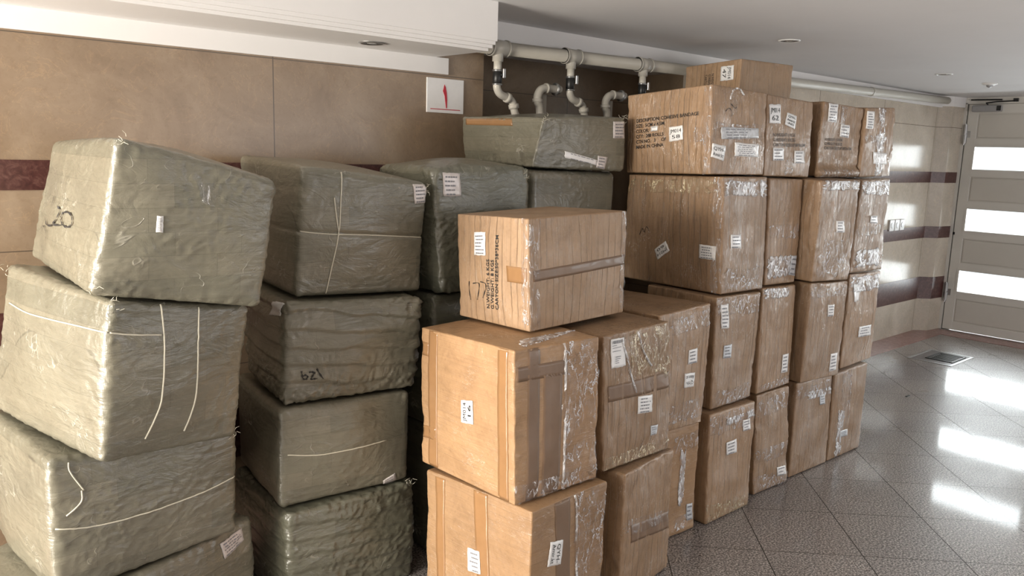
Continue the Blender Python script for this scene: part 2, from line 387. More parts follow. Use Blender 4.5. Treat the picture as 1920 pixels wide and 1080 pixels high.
# ------------------------------------------------------------------ noise in numpy
def _hash(ix, iy, iz, seed):
    h = (ix.astype(np.int64) * 73856093) ^ (iy.astype(np.int64) * 19349663) ^ (iz.astype(np.int64) * 83492791) ^ (seed * 2654435761 & 0xffffffff)
    h = (h ^ (h >> 13)) * 1274126177 & 0xffffffff
    h = (h ^ (h >> 16)) * 2246822519 & 0xffffffff
    return ((h ^ (h >> 15)) & 0xffffff) / float(0xffffff)
def vnoise(p, seed=0):
    i = np.floor(p).astype(np.int64); f = p - i; f = f * f * f * (f * (f * 6 - 15) + 10); r = 0
    for dx in (0, 1):
        wx = f[:, 0] if dx else 1 - f[:, 0]
        for dy in (0, 1):
            wy = f[:, 1] if dy else 1 - f[:, 1]
            for dz in (0, 1):
                wz = f[:, 2] if dz else 1 - f[:, 2]
                r = r + wx * wy * wz * _hash(i[:, 0] + dx, i[:, 1] + dy, i[:, 2] + dz, seed)
    return r * 2 - 1
def fbm(p, seed=0, oct=3):
    s, a = 0, 1.0
    for o in range(oct):
        s = s + a * vnoise(p * (2.03 ** o), seed + o * 17); a *= 0.5
    return s

# ------------------------------------------------------------------ packed block (carton or bale) geometry
class Block:
    """A box spanned by eight corners, with rounded edges and a displaced skin."""
    def __init__(s, frame, corners, style, seed, rad):
        x, y, z, yaw = frame
        c, sn = math.cos(-yaw), math.sin(-yaw)
        L = []
        for q in corners:
            a, b = q[0] - x, q[1] - y
            L.append((a * c - b * sn, a * sn + b * c, q[2] - z))
        s.C = np.array(L)                       # lfd rfd rbd lbd lft rft rbt lbt
        s.dim = np.array([(np.linalg.norm(s.C[1]-s.C[0]) + np.linalg.norm(s.C[5]-s.C[4])) / 2,
                          (np.linalg.norm(s.C[3]-s.C[0]) + np.linalg.norm(s.C[2]-s.C[1])) / 2,
                          (np.linalg.norm(s.C[4]-s.C[0]) + np.linalg.norm(s.C[5]-s.C[1])) / 2])
        s.h = s.dim / 2; s.style = style; s.seed = seed; s.rad = rad
    def skin(s, p, off=0.0):
        """p: points on the sharp box surface, metric, centred -> local coordinates"""
        h = s.h; r = s.rad
        q = np.clip(p, -(h - r), h - r); n = p - q
        ln = np.linalg.norm(n, axis=1, keepdims=True); n = n / np.maximum(ln, 1e-9)
        base = q + n * r
        sx, sy, sz = (base / h).T
        st = s.style; side = 1 - np.abs(n[:, 2])
        e = 1 - np.clip(np.abs(base / h), 0, 1)                       # 0 at faces
        dist = np.sort((1 - np.abs(base) / h) * h, axis=1)            # metric distances to faces
        edge = np.exp(-dist[:, 1] / 0.035)                            # near an edge
        corner = np.exp(-(dist[:, 1] + dist[:, 2]) / 0.05)
        bx = np.clip(1 - sx**2, 0, 1); by = np.clip(1 - sy**2, 0, 1); bz = np.clip(1 - sz**2, 0, 1)
        bul = np.abs(n[:, 0]) * by * bz + np.abs(n[:, 1]) * bx * bz
        top = np.abs(n[:, 2]) * bx * by * (n[:, 2] > 0)
        d = np.zeros(len(p)); sd = s.seed
        if st['kind'] == 'carton':
            d += st['bulge'] * bul + 0.002 * top
            d += 0.0035 * st['wear'] * fbm(base * 9, sd, 2) * side
            d += edge * (0.0022 + 0.003 * max(0, st['wear'] - 1.0)) * fbm(base * 38, sd + 3, 3) * side - edge * 0.002 * st['wear']
            if st.get('foot'): d += st['foot'] * np.exp(-((base[:, 2] + h[2] - 0.02) / 0.022) ** 2) * np.abs(n[:, 1])
            cs = base.copy()
            if st['flute'] == 'v': cs[:, 2] *= 0.12
            else: cs[:, 0] *= 0.12; cs[:, 1] *= 0.12
            cr = np.clip(1 - np.abs(fbm(cs * 26, sd + 5, 2)) * 7, 0, 1)
            d -= (0.0022 if st['flute'] == 'v' else 0.0002) * st['wear'] * cr * side
        else:
            w = st['wrinkle']
            d += st['bulge'] * bul + st.get('crown', 0.0) * top - 0.002
            d += 0.008 * fbm(base * 3.6, sd, 2) * (0.15 + 0.85 * side)
            warp = np.stack([fbm(base * 5, sd + 31, 2), fbm(base * 5, sd + 37, 2), fbm(base * 5, sd + 41, 2)], 1) * 0.09
            pw = (base + warp) * np.array([14, 14, 34.0])
            r1 = np.clip(1 - np.abs(fbm(pw, sd + 7, 3)) * 2.6, 0, 1) ** 2
            pd = (base + warp) @ np.array([[0.8, 0, 0.6], [0, 1, 0], [-0.6, 0, 0.8]]) * np.array([48, 48, 11.0])
            r2 = np.clip(1 - np.abs(fbm(pd, sd + 11, 2)) * 3.0, 0, 1) ** 2
            msk = np.clip(fbm(base * 6, sd + 13, 2) + 0.45, 0, 1)
            d += w * (0.0022 * r1 * msk + 0.0046 * r2 * np.clip(msk - 0.25, 0, 1)) * (0.35 + 0.65 * side)
            d += w * 0.0055 * corner * fbm(base * 45, sd + 19, 3)
            d += edge * 0.0022 * w * fbm(base * 60, sd + 23, 2)
            if st.get('seam'):
                zz = base[:, 2] - st['seam'] * h[2]
                d -= 0.007 * np.exp(-(zz / 0.006) ** 2) * side
            if st.get('bands'):
                zz = (base[:, 2] + 0.014 * fbm(base * 7, sd + 61, 2) + 0.1 * base[:, 0]) / 0.058; fr = zz - np.floor(zz)
                d += st['bands'] * (np.clip(1 - fr, 0, 1) ** 0.7 * np.clip(fr / 0.08, 0, 1) - 0.5) * side
            if st.get('crumple'):
                lean = np.clip((-sz * 0.9 + 0.1), 0, 1)
                pc = (base + warp * 1.5) @ np.array([[0.7, 0, 0.7], [0, 1, 0], [-0.7, 0, 0.7]]) * np.array([44, 30, 9.0])
                d += 0.6 * st['crumple'] * lean * np.clip(1 - np.abs(fbm(pc, sd + 51, 2)) * 1.8, 0, 1) * side
        pos = base + n * (d[:, None] + off)
        t = (pos / h + 1) / 2; x, y, z = t[:, :1], t[:, 1:2], t[:, 2:3]; C = s.C
        return (C[0]*(1-x)*(1-y)*(1-z) + C[1]*x*(1-y)*(1-z) + C[2]*x*y*(1-z) + C[3]*(1-x)*y*(1-z)
              + C[4]*(1-x)*(1-y)*z + C[5]*x*(1-y)*z + C[6]*x*y*z + C[7]*(1-x)*y*z)
    def face_pts(s, face, uv):
        uv = np.asarray(uv, float); u, v = uv[:, 0]*2-1, uv[:, 1]*2-1; o = np.ones(len(uv)); h = s.h
        if face == 'l': p = np.stack([-o, -u, v], 1)
        elif face == 'f': p = np.stack([u, -o, v], 1)
        else: p = np.stack([u, v, o], 1)
        return p * h
    def on(s, face, uv, off): return s.skin(s.face_pts(face, uv), off)
    def body(s, name, mat, parent, cell):
        ax = []
        for k in range(3):
            H = s.h[k]; r = s.rad; n = max(6, int(round((2*H - 2*r) / cell[k])))
            ax.append(np.concatenate([np.linspace(-H, -H + r, 4)[:-1], np.linspace(-H + r, H - r, n + 1), np.linspace(H - r, H, 4)[1:]]))
        nx, ny, nz = (len(a) for a in ax)
        idx = -np.ones((nx, ny, nz), int); I, J, K = np.meshgrid(range(nx), range(ny), range(nz), indexing='ij')
        m = (I == 0) | (I == nx-1) | (J == 0) | (J == ny-1) | (K == 0) | (K == nz-1)
        idx[m] = np.arange(m.sum())
        P = np.stack([ax[0][I[m]], ax[1][J[m]], ax[2][K[m]]], 1)
        V = s.skin(P); F = []
        def quad(A, flip):
            a, b, c, d = A[:-1, :-1].ravel(), A[1:, :-1].ravel(), A[1:, 1:].ravel(), A[:-1, 1:].ravel()
            F.append(np.stack([a, d, c, b] if flip else [a, b, c, d], 1))
        quad(idx[0], True); quad(idx[-1], False); quad(idx[:, 0], False); quad(idx[:, -1], True); quad(idx[:, :, 0], True); quad(idx[:, :, -1], False)
        F = np.concatenate(F)
        me = bpy.data.meshes.new(name)
        me.vertices.add(len(V)); me.vertices.foreach_set('co', V.ravel())
        me.loops.add(F.size); me.loops.foreach_set('vertex_index', F.ravel())
        me.polygons.add(len(F)); me.polygons.foreach_set('loop_start', np.arange(0, F.size, 4)); me.polygons.foreach_set('loop_total', np.full(len(F), 4))
        me.polygons.foreach_set('use_smooth', np.ones(len(F), bool))
        me.update(calc_edges=True); me.validate()
        me.materials.append(mat)
        o = bpy.data.objects.new(name, me); COL.objects.link(o); o.parent = parent
        return o
    def threads(s, face, uv, name, mat, parent, seed, n=16, L=0.03):
        r = random.Random(seed); P0 = Vector(s.on(face, np.array([uv]), 0.0)[0]); mb = MB()
        for _ in range(n):
            d = Vector((r.uniform(-1, 1), r.uniform(-1, 0.2), r.uniform(-0.6, 1))).normalized(); e = Vector((r.uniform(-1, 1), r.uniform(-1, 1), r.uniform(-1, 1))) * 0.5
            q = P0 + Vector((r.uniform(-1, 1), 0, r.uniform(-1, 1))) * 0.018; l = L * r.uniform(0.5, 1.1)
            mb.tube([tuple(q), tuple(q + d*l*0.5), tuple(q + (d + e).normalized()*l)], [0.0008, 0.0007, 0.0004], 4)
        return mb.build(name, mat, parent)
    # ---- things stuck on a face
    def quad_patch(s, face, q, name, mat, parent, off=0.0016, thick=0.0010, crinkle=0.0, step=0.012, ragged=0.0):
        """q: TL TR BR BL in face uv"""
        q = np.array(q); du, dv = s.face_dim(face)
        W = np.linalg.norm((q[1]-q[0]) * (du, dv)); H = np.linalg.norm((q[3]-q[0]) * (du, dv))
        n, m = max(2, int(W/step)+1), max(2, int(H/step)+1)
        a, b = np.meshgrid(np.linspace(0, 1, n+1), np.linspace(0, 1, m+1)); a, b = a.ravel(), b.ravel()
        if ragged:
            g = np.stack([a*9, b*9, np.full_like(a, s.seed*0.37 + q[0][0]*5)], 1)
            a = a + vnoise(g, 5) * ragged * (np.abs(a-0.5)*2)**3; b = b + vnoise(g, 9) * ragged * (np.abs(b-0.5)*2)**3
        uv = (q[0][None]*(1-a)[:, None] + q[1][None]*a[:, None])*(1-b)[:, None] + (q[3][None]*(1-a)[:, None] + q[2][None]*a[:, None])*b[:, None]
        uv = np.clip(uv, 0.0, 1.0)
        p = s.face_pts(face, uv)
        o = np.full(len(uv), off + thick)
        if crinkle: o = o + crinkle * np.abs(fbm(p * 55, s.seed + 71, 2))
        topv = s.skin(p, o[:, None]); bot = s.skin(p, off - 0.0008)
        N = len(uv); k = n + 1; f = []
        for j in range(m):
            for i in range(n):
                A = j*k + i; f.append((A, A+k, A+k+1, A+1))
        rim = [i for i in range(k)] + [j*k + n for j in range(1, m+1)] + [m*k + i for i in range(n-1, -1, -1)] + [j*k for j in range(m-1, 0, -1)]
        for i in range(len(rim)):
            A, B = rim[i], rim[(i+1) % len(rim)]; f.append((A, B, B+N, A+N))
        o_ = mesh_obj(name, np.concatenate([topv, bot]), f, mat, parent, True)
        sm = [True] * (n*m) + [False] * (len(f) - n*m); o_.data.polygons.foreach_set('use_smooth', sm)
        return o_
    def face_dim(s, face):
        return {'l': (s.dim[1], s.dim[2]), 'f': (s.dim[0], s.dim[2]), 't': (s.dim[0], s.dim[1])}[face]
    def map_ab(s, q, a, b):
        q = np.array(q); a = np.asarray(a)[:, None]; b = np.asarray(b)[:, None]
        return (q[0]*(1-a) + q[1]*a)*(1-b) + (q[3]*(1-a) + q[2]*a)*b
    def text(s, face, q, lines, name, mat, parent, off, left=True, pad=0.0):
        """lines of lettering laid over quad q (TL TR BR BL)"""
        V, F = [], []; n = len(lines); widths = []; meshes = []
        for ln in lines:
            cu = bpy.data.curves.new('tmp', 'FONT'); cu.body = ln; cu.size = 1.0; cu.resolution_u = 2; cu.offset = 0.012 if n > 2 else 0.0
            ob = bpy.data.objects.new('tmp', cu); me = bpy.data.meshes.new_from_object(ob)
            co = np.empty(len(me.vertices)*3); me.vertices.foreach_get('co', co); co = co.reshape(-1, 3)
            meshes.append((co, [tuple(p.vertices) for p in me.polygons])); widths.append(co[:, 0].max() if len(co) else 0.1)
            bpy.data.objects.remove(ob); bpy.data.curves.remove(cu); bpy.data.meshes.remove(me)
        wmax = max(widths)
        for i, (co, fs) in enumerate(meshes):
            k = 1.0 if left else wmax / widths[i] * min(1.0, 0.55 + 0.11*len(lines[i]))
            w = widths[i] / wmax * k; x0 = 0 if left else (1 - w)/2
            a = pad + (1-2*pad) * (x0 + co[:, 0] / widths[i] * w)
            b = pad + (1-2*pad) * (i + 0.84 - co[:, 1] * 0.92) / n
            P = s.on(face, np.clip(s.map_ab(q, a, b), 0.002, 0.998), off)
            base = sum(len(v) for v in V); V.append(P); F += [tuple(x + base for x in f) for f in fs]
        return mesh_obj(name, np.concatenate(V), F, mat, parent)
    def bars(s, face, q, n, name, mat, parent, off, seed, kind='lines'):
        """rows of tiny unreadable print"""
        r = random.Random(seed); V, F = [], []
        def rect(a0, a1, b0, b1):
            P = s.on(face, s.map_ab(q, [a0, a1, a1, a0], [b0, b0, b1, b1]), off); k = sum(len(v) for v in V); V.append(P); F.append((k, k+1, k+2, k+3)[::-1])
        if kind == 'barcode':
            x = 0.12
            while x < 0.88:
                w = r.choice([0.012, 0.02, 0.03]); rect(x, x+w, 0.06, 0.17); x += w + r.choice([0.012, 0.022])
            for b in (0.22, 0.30, 0.42): rect(0.12, 0.12 + r.uniform(0.3, 0.7), b, b+0.018)
            for b in (0.62, 0.69, 0.76, 0.83): rect(0.3, 0.3 + r.uniform(0.2, 0.4), b, b+0.022)
        else:
            for i in range(n):
                b = 0.14 + 0.74 * i / max(1, n-1) if n > 1 else 0.45; x = 0.1 + r.random()*0.08; end = 0.62 + r.random()*0.3
                while x < end:
                    w = r.uniform(0.05, 0.16); rect(x, min(end, x+w), b, b + 0.45*0.74/max(3, n)); x += w + 0.035
        return mesh_obj(name, np.concatenate(V), F, mat, parent)
    def stroke(s, face, uvs, name, mat, parent, width, off):
        du, dv = s.face_dim(face)
        P = curve_pts([(u*du, v*dv, 0) for u, v in uvs], 7)
        V, F = [], []
        for i, p in enumerate(P):
            t = (P[min(i+1, len(P)-1)] - P[max(i-1, 0)]).normalized(); nrm = Vector((-t.y, t.x, 0))
            w = width * (0.75 + 0.35*math.sin(i*0.9)) / 2
            for sg in (-1, 1): q = p + nrm*w*sg; V.append((q.x/du, q.y/dv))
        W = s.on(face, np.clip(np.array(V), 0.002, 0.998), off)
        for i in range(len(P)-1): F.append((2*i, 2*i+1, 2*i+3, 2*i+2))
        return mesh_obj(name, W, F, mat, parent)
    def cord(s, face, uvs, name, mat, parent, r):
        du, dv = s.face_dim(face)
        P = curve_pts([(u*du, v*dv, 0) for u, v in uvs], 8)
        W = s.on(face, np.clip(np.array([(p.x/du, p.y/dv) for p in P]), 0.0, 1.0), r*0.6)
        mb = MB(); mb.tube([tuple(w) for w in W], r, 6); return mb.build(name, mat, parent, True)

BOX = {
    'N': ([2.8449, 1.8872, -0.0, -0.0044], [[2.8515, 1.882, 0.001], [3.1949, 1.8834, 0.001], [3.1949, 2.2657, 0.001], [2.8466, 2.2672, 0.001], [2.8394, 1.8919, 0.5079], [3.1907, 1.8881, 0.5065], [3.1949, 2.2657, 0.5053], [2.8466, 2.2672, 0.5067]]),
    'J': ([2.8699, 1.9171, 0.51, 0.0127], [[2.8754, 1.9139, 0.5137], [3.2047, 1.9257, 0.5124], [3.2045, 2.3014, 0.5111], [2.8651, 2.2971, 0.5125], [2.8661, 1.9194, 1.0129], [3.2113, 1.9172, 1.0066], [3.2045, 2.3014, 1.0099], [2.8651, 2.2971, 1.0162]]),
    'F': ([2.8921, 1.9336, 1.0179, 0.0208], [[2.9032, 1.9255, 1.0183], [3.2497, 1.9339, 1.012], [3.2324, 2.4656, 1.0168], [2.8812, 2.4583, 1.0233], [2.8831, 1.9419, 1.5194], [3.2354, 1.9459, 1.519], [3.2324, 2.4656, 1.5074], [2.8784, 2.4559, 1.5079]]),
    'A': ([2.8359, 1.9858, 1.522, -0.0604], [[2.8429, 1.9816, 1.5246], [3.2139, 1.9602, 1.5247], [3.2375, 2.442, 1.5139], [2.8683, 2.4575, 1.5139], [2.8313, 1.9931, 1.892], [3.2035, 1.9681, 1.8793], [3.2375, 2.442, 1.8779], [2.8593, 2.4658, 1.8618]]),
    'O': ([3.2885, 1.9314, -0.0, -0.0247], [[3.2989, 1.9254, 0.001], [3.5891, 1.9139, 0.001], [3.5872, 2.3041, 0.001], [3.2979, 2.3113, 0.001], [3.2788, 1.9367, 0.5016], [3.5659, 1.9337, 0.5031], [3.5872, 2.3041, 0.5058], [3.2979, 2.3113, 0.5044]]),
    'K': ([3.2583, 1.9349, 0.51, 0.0197], [[3.2635, 1.9317, 0.5075], [3.5741, 1.9368, 0.5091], [3.5613, 2.321, 0.5118], [3.2508, 2.3149, 0.5101], [3.2552, 1.9374, 1.0139], [3.5606, 1.9448, 1.0051], [3.5613, 2.321, 1.0091], [3.2508, 2.3149, 1.0181]]),
    'G': ([3.2769, 1.9544, 1.0179, 0.0145], [[3.2848, 1.9488, 1.0192], [3.5672, 1.9558, 1.011], [3.5732, 2.339, 1.0149], [3.2714, 2.3344, 1.0237], [3.2699, 1.9588, 1.5114], [3.5672, 1.9607, 1.5072], [3.5732, 2.339, 1.5149], [3.2714, 2.3344, 1.5191]]),
    'B': ([3.2483, 1.9838, 1.522, -0.021], [[3.253, 1.9797, 1.5181], [3.6373, 1.9715, 1.5124], [3.6438, 2.3956, 1.521], [3.2571, 2.4037, 1.5267], [3.2437, 1.9888, 1.8795], [3.6314, 1.977, 1.8674], [3.6438, 2.3956, 1.8755], [3.2571, 2.4037, 1.8755]]),
    'P': ([3.6337, 1.9302, -0.0, -0.0238], [[3.6355, 1.9311, 0.001], [4.0026, 1.9174, 0.001], [3.9985, 2.3015, 0.001], [3.6427, 2.3101, 0.001], [3.6311, 1.9292, 0.5038], [3.9855, 1.9242, 0.4945], [3.9985, 2.3015, 0.4979], [3.6427, 2.3101, 0.5072]]),
    'L': ([3.6104, 1.8986, 0.51, -0.0527], [[3.6099, 1.9018, 0.51], [3.954, 1.8822, 0.5009], [3.9756, 2.2599, 0.5041], [3.6304, 2.2781, 0.5132], [3.6119, 1.896, 1.0144], [3.9547, 1.8765, 0.9985], [3.9756, 2.2599, 1.0037], [3.6304, 2.2781, 1.0196]]),
    'H': ([3.5757, 1.8726, 1.018, -0.0396], [[3.5762, 1.8751, 1.0217], [3.9165, 1.8631, 1.006], [3.9391, 2.2385, 1.011], [3.5907, 2.2523, 1.027], [3.5762, 1.8709, 1.5072], [3.928, 1.8516, 1.5097], [3.9391, 2.2385, 1.5183], [3.5907, 2.2523, 1.5157]]),
    'C': ([3.7124, 1.9739, 1.522, -0.0406], [[3.7061, 1.9781, 1.5166], [4.088, 1.9601, 1.5194], [4.0969, 2.3778, 1.5287], [3.7294, 2.3936, 1.5259], [3.7171, 1.9706, 1.8794], [4.0912, 1.9541, 1.8656], [4.0969, 2.3778, 1.8755], [3.7294, 2.3936, 1.8755]]),
    'Q': ([4.0054, 1.9212, -0.0, -0.0187], [[4.0116, 1.9212, 0.001], [4.3665, 1.9149, 0.001], [4.3719, 2.2944, 0.001], [4.0126, 2.3012, 0.001], [3.9995, 1.9206, 0.4907], [4.363, 1.9133, 0.4995], [4.3719, 2.2944, 0.509], [4.0126, 2.3012, 0.5003]]),
    'M': ([4.0787, 1.9321, 0.51, -0.0026], [[4.0787, 1.9327, 0.499], [4.4365, 1.9322, 0.5078], [4.4382, 2.3111, 0.517], [4.0797, 2.3121, 0.5082], [4.0789, 1.9314, 1.0153], [4.4372, 1.9296, 1.0086], [4.4382, 2.3111, 1.0092], [4.0797, 2.3121, 1.016]]),
    'I': ([4.0379, 1.9075, 1.018, 0.0134], [[4.0324, 1.9143, 1.0222], [4.3923, 1.9115, 1.0154], [4.3873, 2.2922, 1.0161], [4.0328, 2.2875, 1.0228], [4.0426, 1.8991, 1.5063], [4.3904, 1.9121, 1.5146], [4.3873, 2.2922, 1.5211], [4.0328, 2.2875, 1.5127]]),
    'D': ([4.0864, 1.9416, 1.522, -0.0212], [[4.097, 1.9434, 1.5143], [4.4299, 1.9312, 1.5219], [4.4339, 2.3543, 1.5292], [4.1118, 2.3615, 1.5218], [4.1002, 1.9388, 1.8681], [4.4222, 1.9392, 1.887], [4.4339, 2.3543, 1.877], [4.1118, 2.3615, 1.877]]),
    'T': ([1.5894, 1.6622, -0.0, 0.1068], [[1.5894, 1.6622, 0.001], [1.9704, 1.7031, 0.001], [1.9192, 2.1807, 0.001], [1.5382, 2.1398, 0.001], [1.5901, 1.6647, 0.5124], [1.9726, 1.6994, 0.5029], [1.9192, 2.1807, 0.4993], [1.5351, 2.1404, 0.5089]]),
    'R': ([1.56, 1.7241, 0.511, 0.0257], [[1.5662, 1.7195, 0.5184], [1.9464, 1.7279, 0.5092], [1.9288, 2.2028, 0.5048], [1.5501, 2.1906, 0.514], [1.5559, 1.7313, 1.012], [1.9371, 1.7357, 1.0031], [1.9288, 2.2028, 1.0097], [1.5423, 2.1954, 0.9984]]),
    'X': ([1.7465, 1.8766, 1.0127, 0.0988], [[1.7497, 1.8738, 1.014], [2.2686, 1.9236, 1.014], [2.2283, 2.2739, 1.014], [1.7216, 2.2129, 1.014], [1.7368, 1.8858, 1.3871], [2.2674, 1.9259, 1.3952], [2.2192, 2.2828, 1.3881], [1.7091, 2.2236, 1.3766]]),
    'U': ([2.0686, 1.7025, -0.0, 0.1614], [[2.0686, 1.7025, 0.001], [2.4286, 1.7604, 0.001], [2.3465, 2.2543, 0.001], [1.9883, 2.196, 0.001], [2.0697, 1.7018, 0.4977], [2.4235, 1.7619, 0.4953], [2.3465, 2.2543, 0.4969], [1.9883, 2.196, 0.4994]]),
    'S': ([1.9964, 1.7569, 0.5026, 0.0274], [[2.0054, 1.7487, 0.5043], [2.3883, 1.7583, 0.5015], [2.3637, 2.2672, 0.5028], [1.9828, 2.2567, 0.5056], [1.9871, 1.7645, 0.991], [2.3682, 1.776, 0.9964], [2.3637, 2.2672, 0.9944], [1.9828, 2.2567, 0.9944]]),
    'W': ([2.442, 1.9226, -0.0001, -0.0548], [[2.442, 1.9226, 0.001], [2.791, 1.9025, 0.001], [2.809, 2.2831, 0.001], [2.4628, 2.3021, 0.001], [2.442, 1.9226, 0.5004], [2.786, 1.8995, 0.4858], [2.809, 2.2831, 0.4926], [2.4628, 2.3021, 0.5072]]),
    'V': ([2.4237, 1.8712, 0.5067, 0.0189], [[2.4237, 1.8712, 0.5061], [2.768, 1.8785, 0.4921], [2.762, 2.3777, 0.5024], [2.4142, 2.3711, 0.5165], [2.4237, 1.8712, 0.9934], [2.7746, 1.878, 1.0066], [2.762, 2.3777, 0.9934], [2.4142, 2.3711, 0.9934]]),
    'd1': ([0.4241, 2.2517, 0.0, 0.3167], [[0.4241, 2.2517, 0.001], [1.0463, 2.4556, 0.001], [0.875, 2.9783, 0.001], [0.2528, 2.7743, 0.001], [0.4237, 2.2515, 0.3388], [1.0468, 2.4566, 0.3635], [0.875, 2.9783, 0.3501], [0.2528, 2.7743, 0.3254]]),
    'c1': ([0.4253, 2.3159, 0.3479, 0.0784], [[0.4234, 2.3132, 0.3441], [0.956, 2.3694, 0.3666], [0.898, 3.06, 0.3554], [0.3713, 3.06, 0.333], [0.4277, 2.3164, 0.7548], [0.9592, 2.3473, 0.7168], [0.898, 3.06, 0.7222], [0.3597, 3.06, 0.7607]]),
    'b1': ([0.5432, 2.1702, 0.7455, 0.1912], [[0.5278, 2.1884, 0.7535], [0.9257, 2.2574, 0.7251], [0.8155, 2.8946, 0.7338], [0.3773, 2.8483, 0.7651], [0.5607, 2.1631, 1.1959], [0.9562, 2.2203, 1.1316], [0.8155, 2.8946, 1.1628], [0.4505, 2.7935, 1.2216]]),
    'a1': ([0.5471, 2.1373, 1.18, -0.0346], [[0.5173, 2.1713, 1.2092], [0.9515, 2.1299, 1.1373], [0.9996, 2.8818, 1.1384], [0.5327, 2.9339, 1.2157], [0.5834, 2.1149, 1.6078], [0.9853, 2.0968, 1.4993], [0.9996, 2.8818, 1.5647], [0.6097, 2.8697, 1.5878]]),
    'd2': ([1.1269, 2.3668, -0.0, -0.0578], [[1.1269, 2.3668, 0.001], [1.6192, 2.3383, 0.001], [1.6481, 2.8375, 0.001], [1.1557, 2.8659, 0.001], [1.127, 2.367, 0.3761], [1.619, 2.338, 0.3807], [1.6481, 2.8375, 0.3797], [1.1557, 2.8659, 0.3751]]),
    'c2': ([1.1201, 2.3966, 0.3821, -0.1275], [[1.1169, 2.3979, 0.3819], [1.5955, 2.3386, 0.3864], [1.6601, 2.8315, 0.3858], [1.1837, 2.8926, 0.3813], [1.1235, 2.3961, 0.7345], [1.5969, 2.3317, 0.731], [1.6601, 2.8315, 0.7316], [1.1837, 2.8926, 0.735]]),
    'b2': ([1.1453, 2.4073, 0.7376, -0.1556], [[1.141, 2.4097, 0.7404], [1.6208, 2.3398, 0.7369], [1.6972, 2.7763, 0.7372], [1.215, 2.8519, 0.7407], [1.15, 2.4059, 1.0907], [1.633, 2.3228, 1.0731], [1.6972, 2.7763, 1.0752], [1.215, 2.8519, 1.0927]]),
    'a2': ([1.2094, 2.4199, 1.088, -0.0808], [[1.1969, 2.4327, 1.0954], [1.6816, 2.3856, 1.078], [1.7, 2.9415, 1.0827], [1.2548, 2.9803, 1.0986], [1.2245, 2.4097, 1.5319], [1.6918, 2.3691, 1.4758], [1.7, 2.9415, 1.5179], [1.2563, 2.9874, 1.5547]]),
    'E': ([3.822, 2.5254, 1.7239, -0.0681], [[3.822, 2.5254, 1.7239], [4.3054, 2.4924, 1.7239], [4.3303, 2.8571, 1.7239], [3.8468, 2.8901, 1.7239], [3.831, 2.5228, 2.1187], [4.3104, 2.495, 2.1252], [4.3303, 2.8571, 2.0947], [3.8449, 2.8924, 2.0974]]),
    'a3': ([1.7386, 2.3749, 1.0664, 0.0048], [[1.7524, 2.3593, 1.0614], [2.1903, 2.3771, 1.0668], [2.1884, 2.7801, 1.0708], [1.7366, 2.7779, 1.0653], [1.725, 2.3879, 1.5321], [2.1909, 2.3776, 1.5367], [2.1884, 2.7801, 1.5324], [1.7381, 2.7759, 1.5292]]),
    'a4': ([2.2902, 2.4444, 1.5309, -0.0783], [[2.2738, 2.4574, 1.5293], [2.7929, 2.3993, 1.5182], [2.8362, 2.9639, 1.5386], [2.3422, 3.004, 1.5486], [2.3054, 2.4285, 1.7384], [2.7909, 2.4093, 1.7621], [2.8362, 2.9639, 1.7491], [2.3284, 3.0081, 1.748]]),
    'b3': ([1.7386, 2.3949, 0.535, 0.0349], [[1.7386, 2.3949, 0.5365], [2.1783, 2.4102, 0.5364], [2.1637, 2.83, 0.5367], [1.735, 2.8146, 0.5368], [1.7386, 2.3949, 1.0555], [2.1783, 2.4102, 1.061], [2.1637, 2.83, 1.065], [1.735, 2.8146, 1.0596]]),
    'c3': ([1.7486, 2.3849, 0.0, -0.0524], [[1.7486, 2.3849, 0.001], [2.188, 2.3619, 0.001], [2.21, 2.7813, 0.001], [1.7706, 2.8043, 0.001], [1.7486, 2.3849, 0.5305], [2.188, 2.3619, 0.5304], [2.21, 2.7813, 0.5306], [1.7706, 2.8043, 0.5308]]),
    'b4': ([2.2902, 2.4644, 1.0509, 0.0], [[2.2902, 2.4644, 1.0524], [2.7902, 2.4644, 1.0524], [2.7902, 2.9144, 1.0523], [2.2902, 2.9144, 1.0523], [2.2902, 2.4644, 1.5233], [2.7902, 2.4644, 1.5147], [2.7902, 2.9144, 1.5315], [2.2902, 2.9144, 1.5401]]),
    'c4': ([2.3002, 2.4744, 0.5254, 0.0], [[2.3002, 2.4744, 0.5269], [2.7802, 2.4744, 0.5269], [2.7802, 2.9244, 0.5269], [2.3002, 2.9244, 0.5269], [2.3002, 2.4744, 1.0464], [2.7802, 2.4744, 1.0464], [2.7802, 2.9244, 1.0463], [2.3002, 2.9244, 1.0463]]),
    'd4': ([2.3002, 2.4744, 0.0, 0.0], [[2.3002, 2.4744, 0.001], [2.7802, 2.4744, 0.001], [2.7802, 2.9244, 0.001], [2.3002, 2.9244, 0.001], [2.3002, 2.4744, 0.5209], [2.7802, 2.4744, 0.5209], [2.7802, 2.9244, 0.5209], [2.3002, 2.9244, 0.5209]]),
    'E2': ([3.842, 2.5454, 1.36, -0.0524], [[3.842, 2.5454, 1.36], [4.3213, 2.5202, 1.36], [4.3407, 2.8897, 1.36], [3.8613, 2.9149, 1.36], [3.842, 2.5454, 1.717], [4.3213, 2.5202, 1.717], [4.3407, 2.8897, 1.717], [3.8613, 2.9149, 1.717]]),
    'E3': ([3.842, 2.5454, 1.0, -0.0524], [[3.842, 2.5454, 1.0], [4.3213, 2.5202, 1.0], [4.3407, 2.8897, 1.0], [3.8613, 2.9149, 1.0], [3.842, 2.5454, 1.357], [4.3213, 2.5202, 1.357], [4.3407, 2.8897, 1.357], [3.8613, 2.9149, 1.357]]),
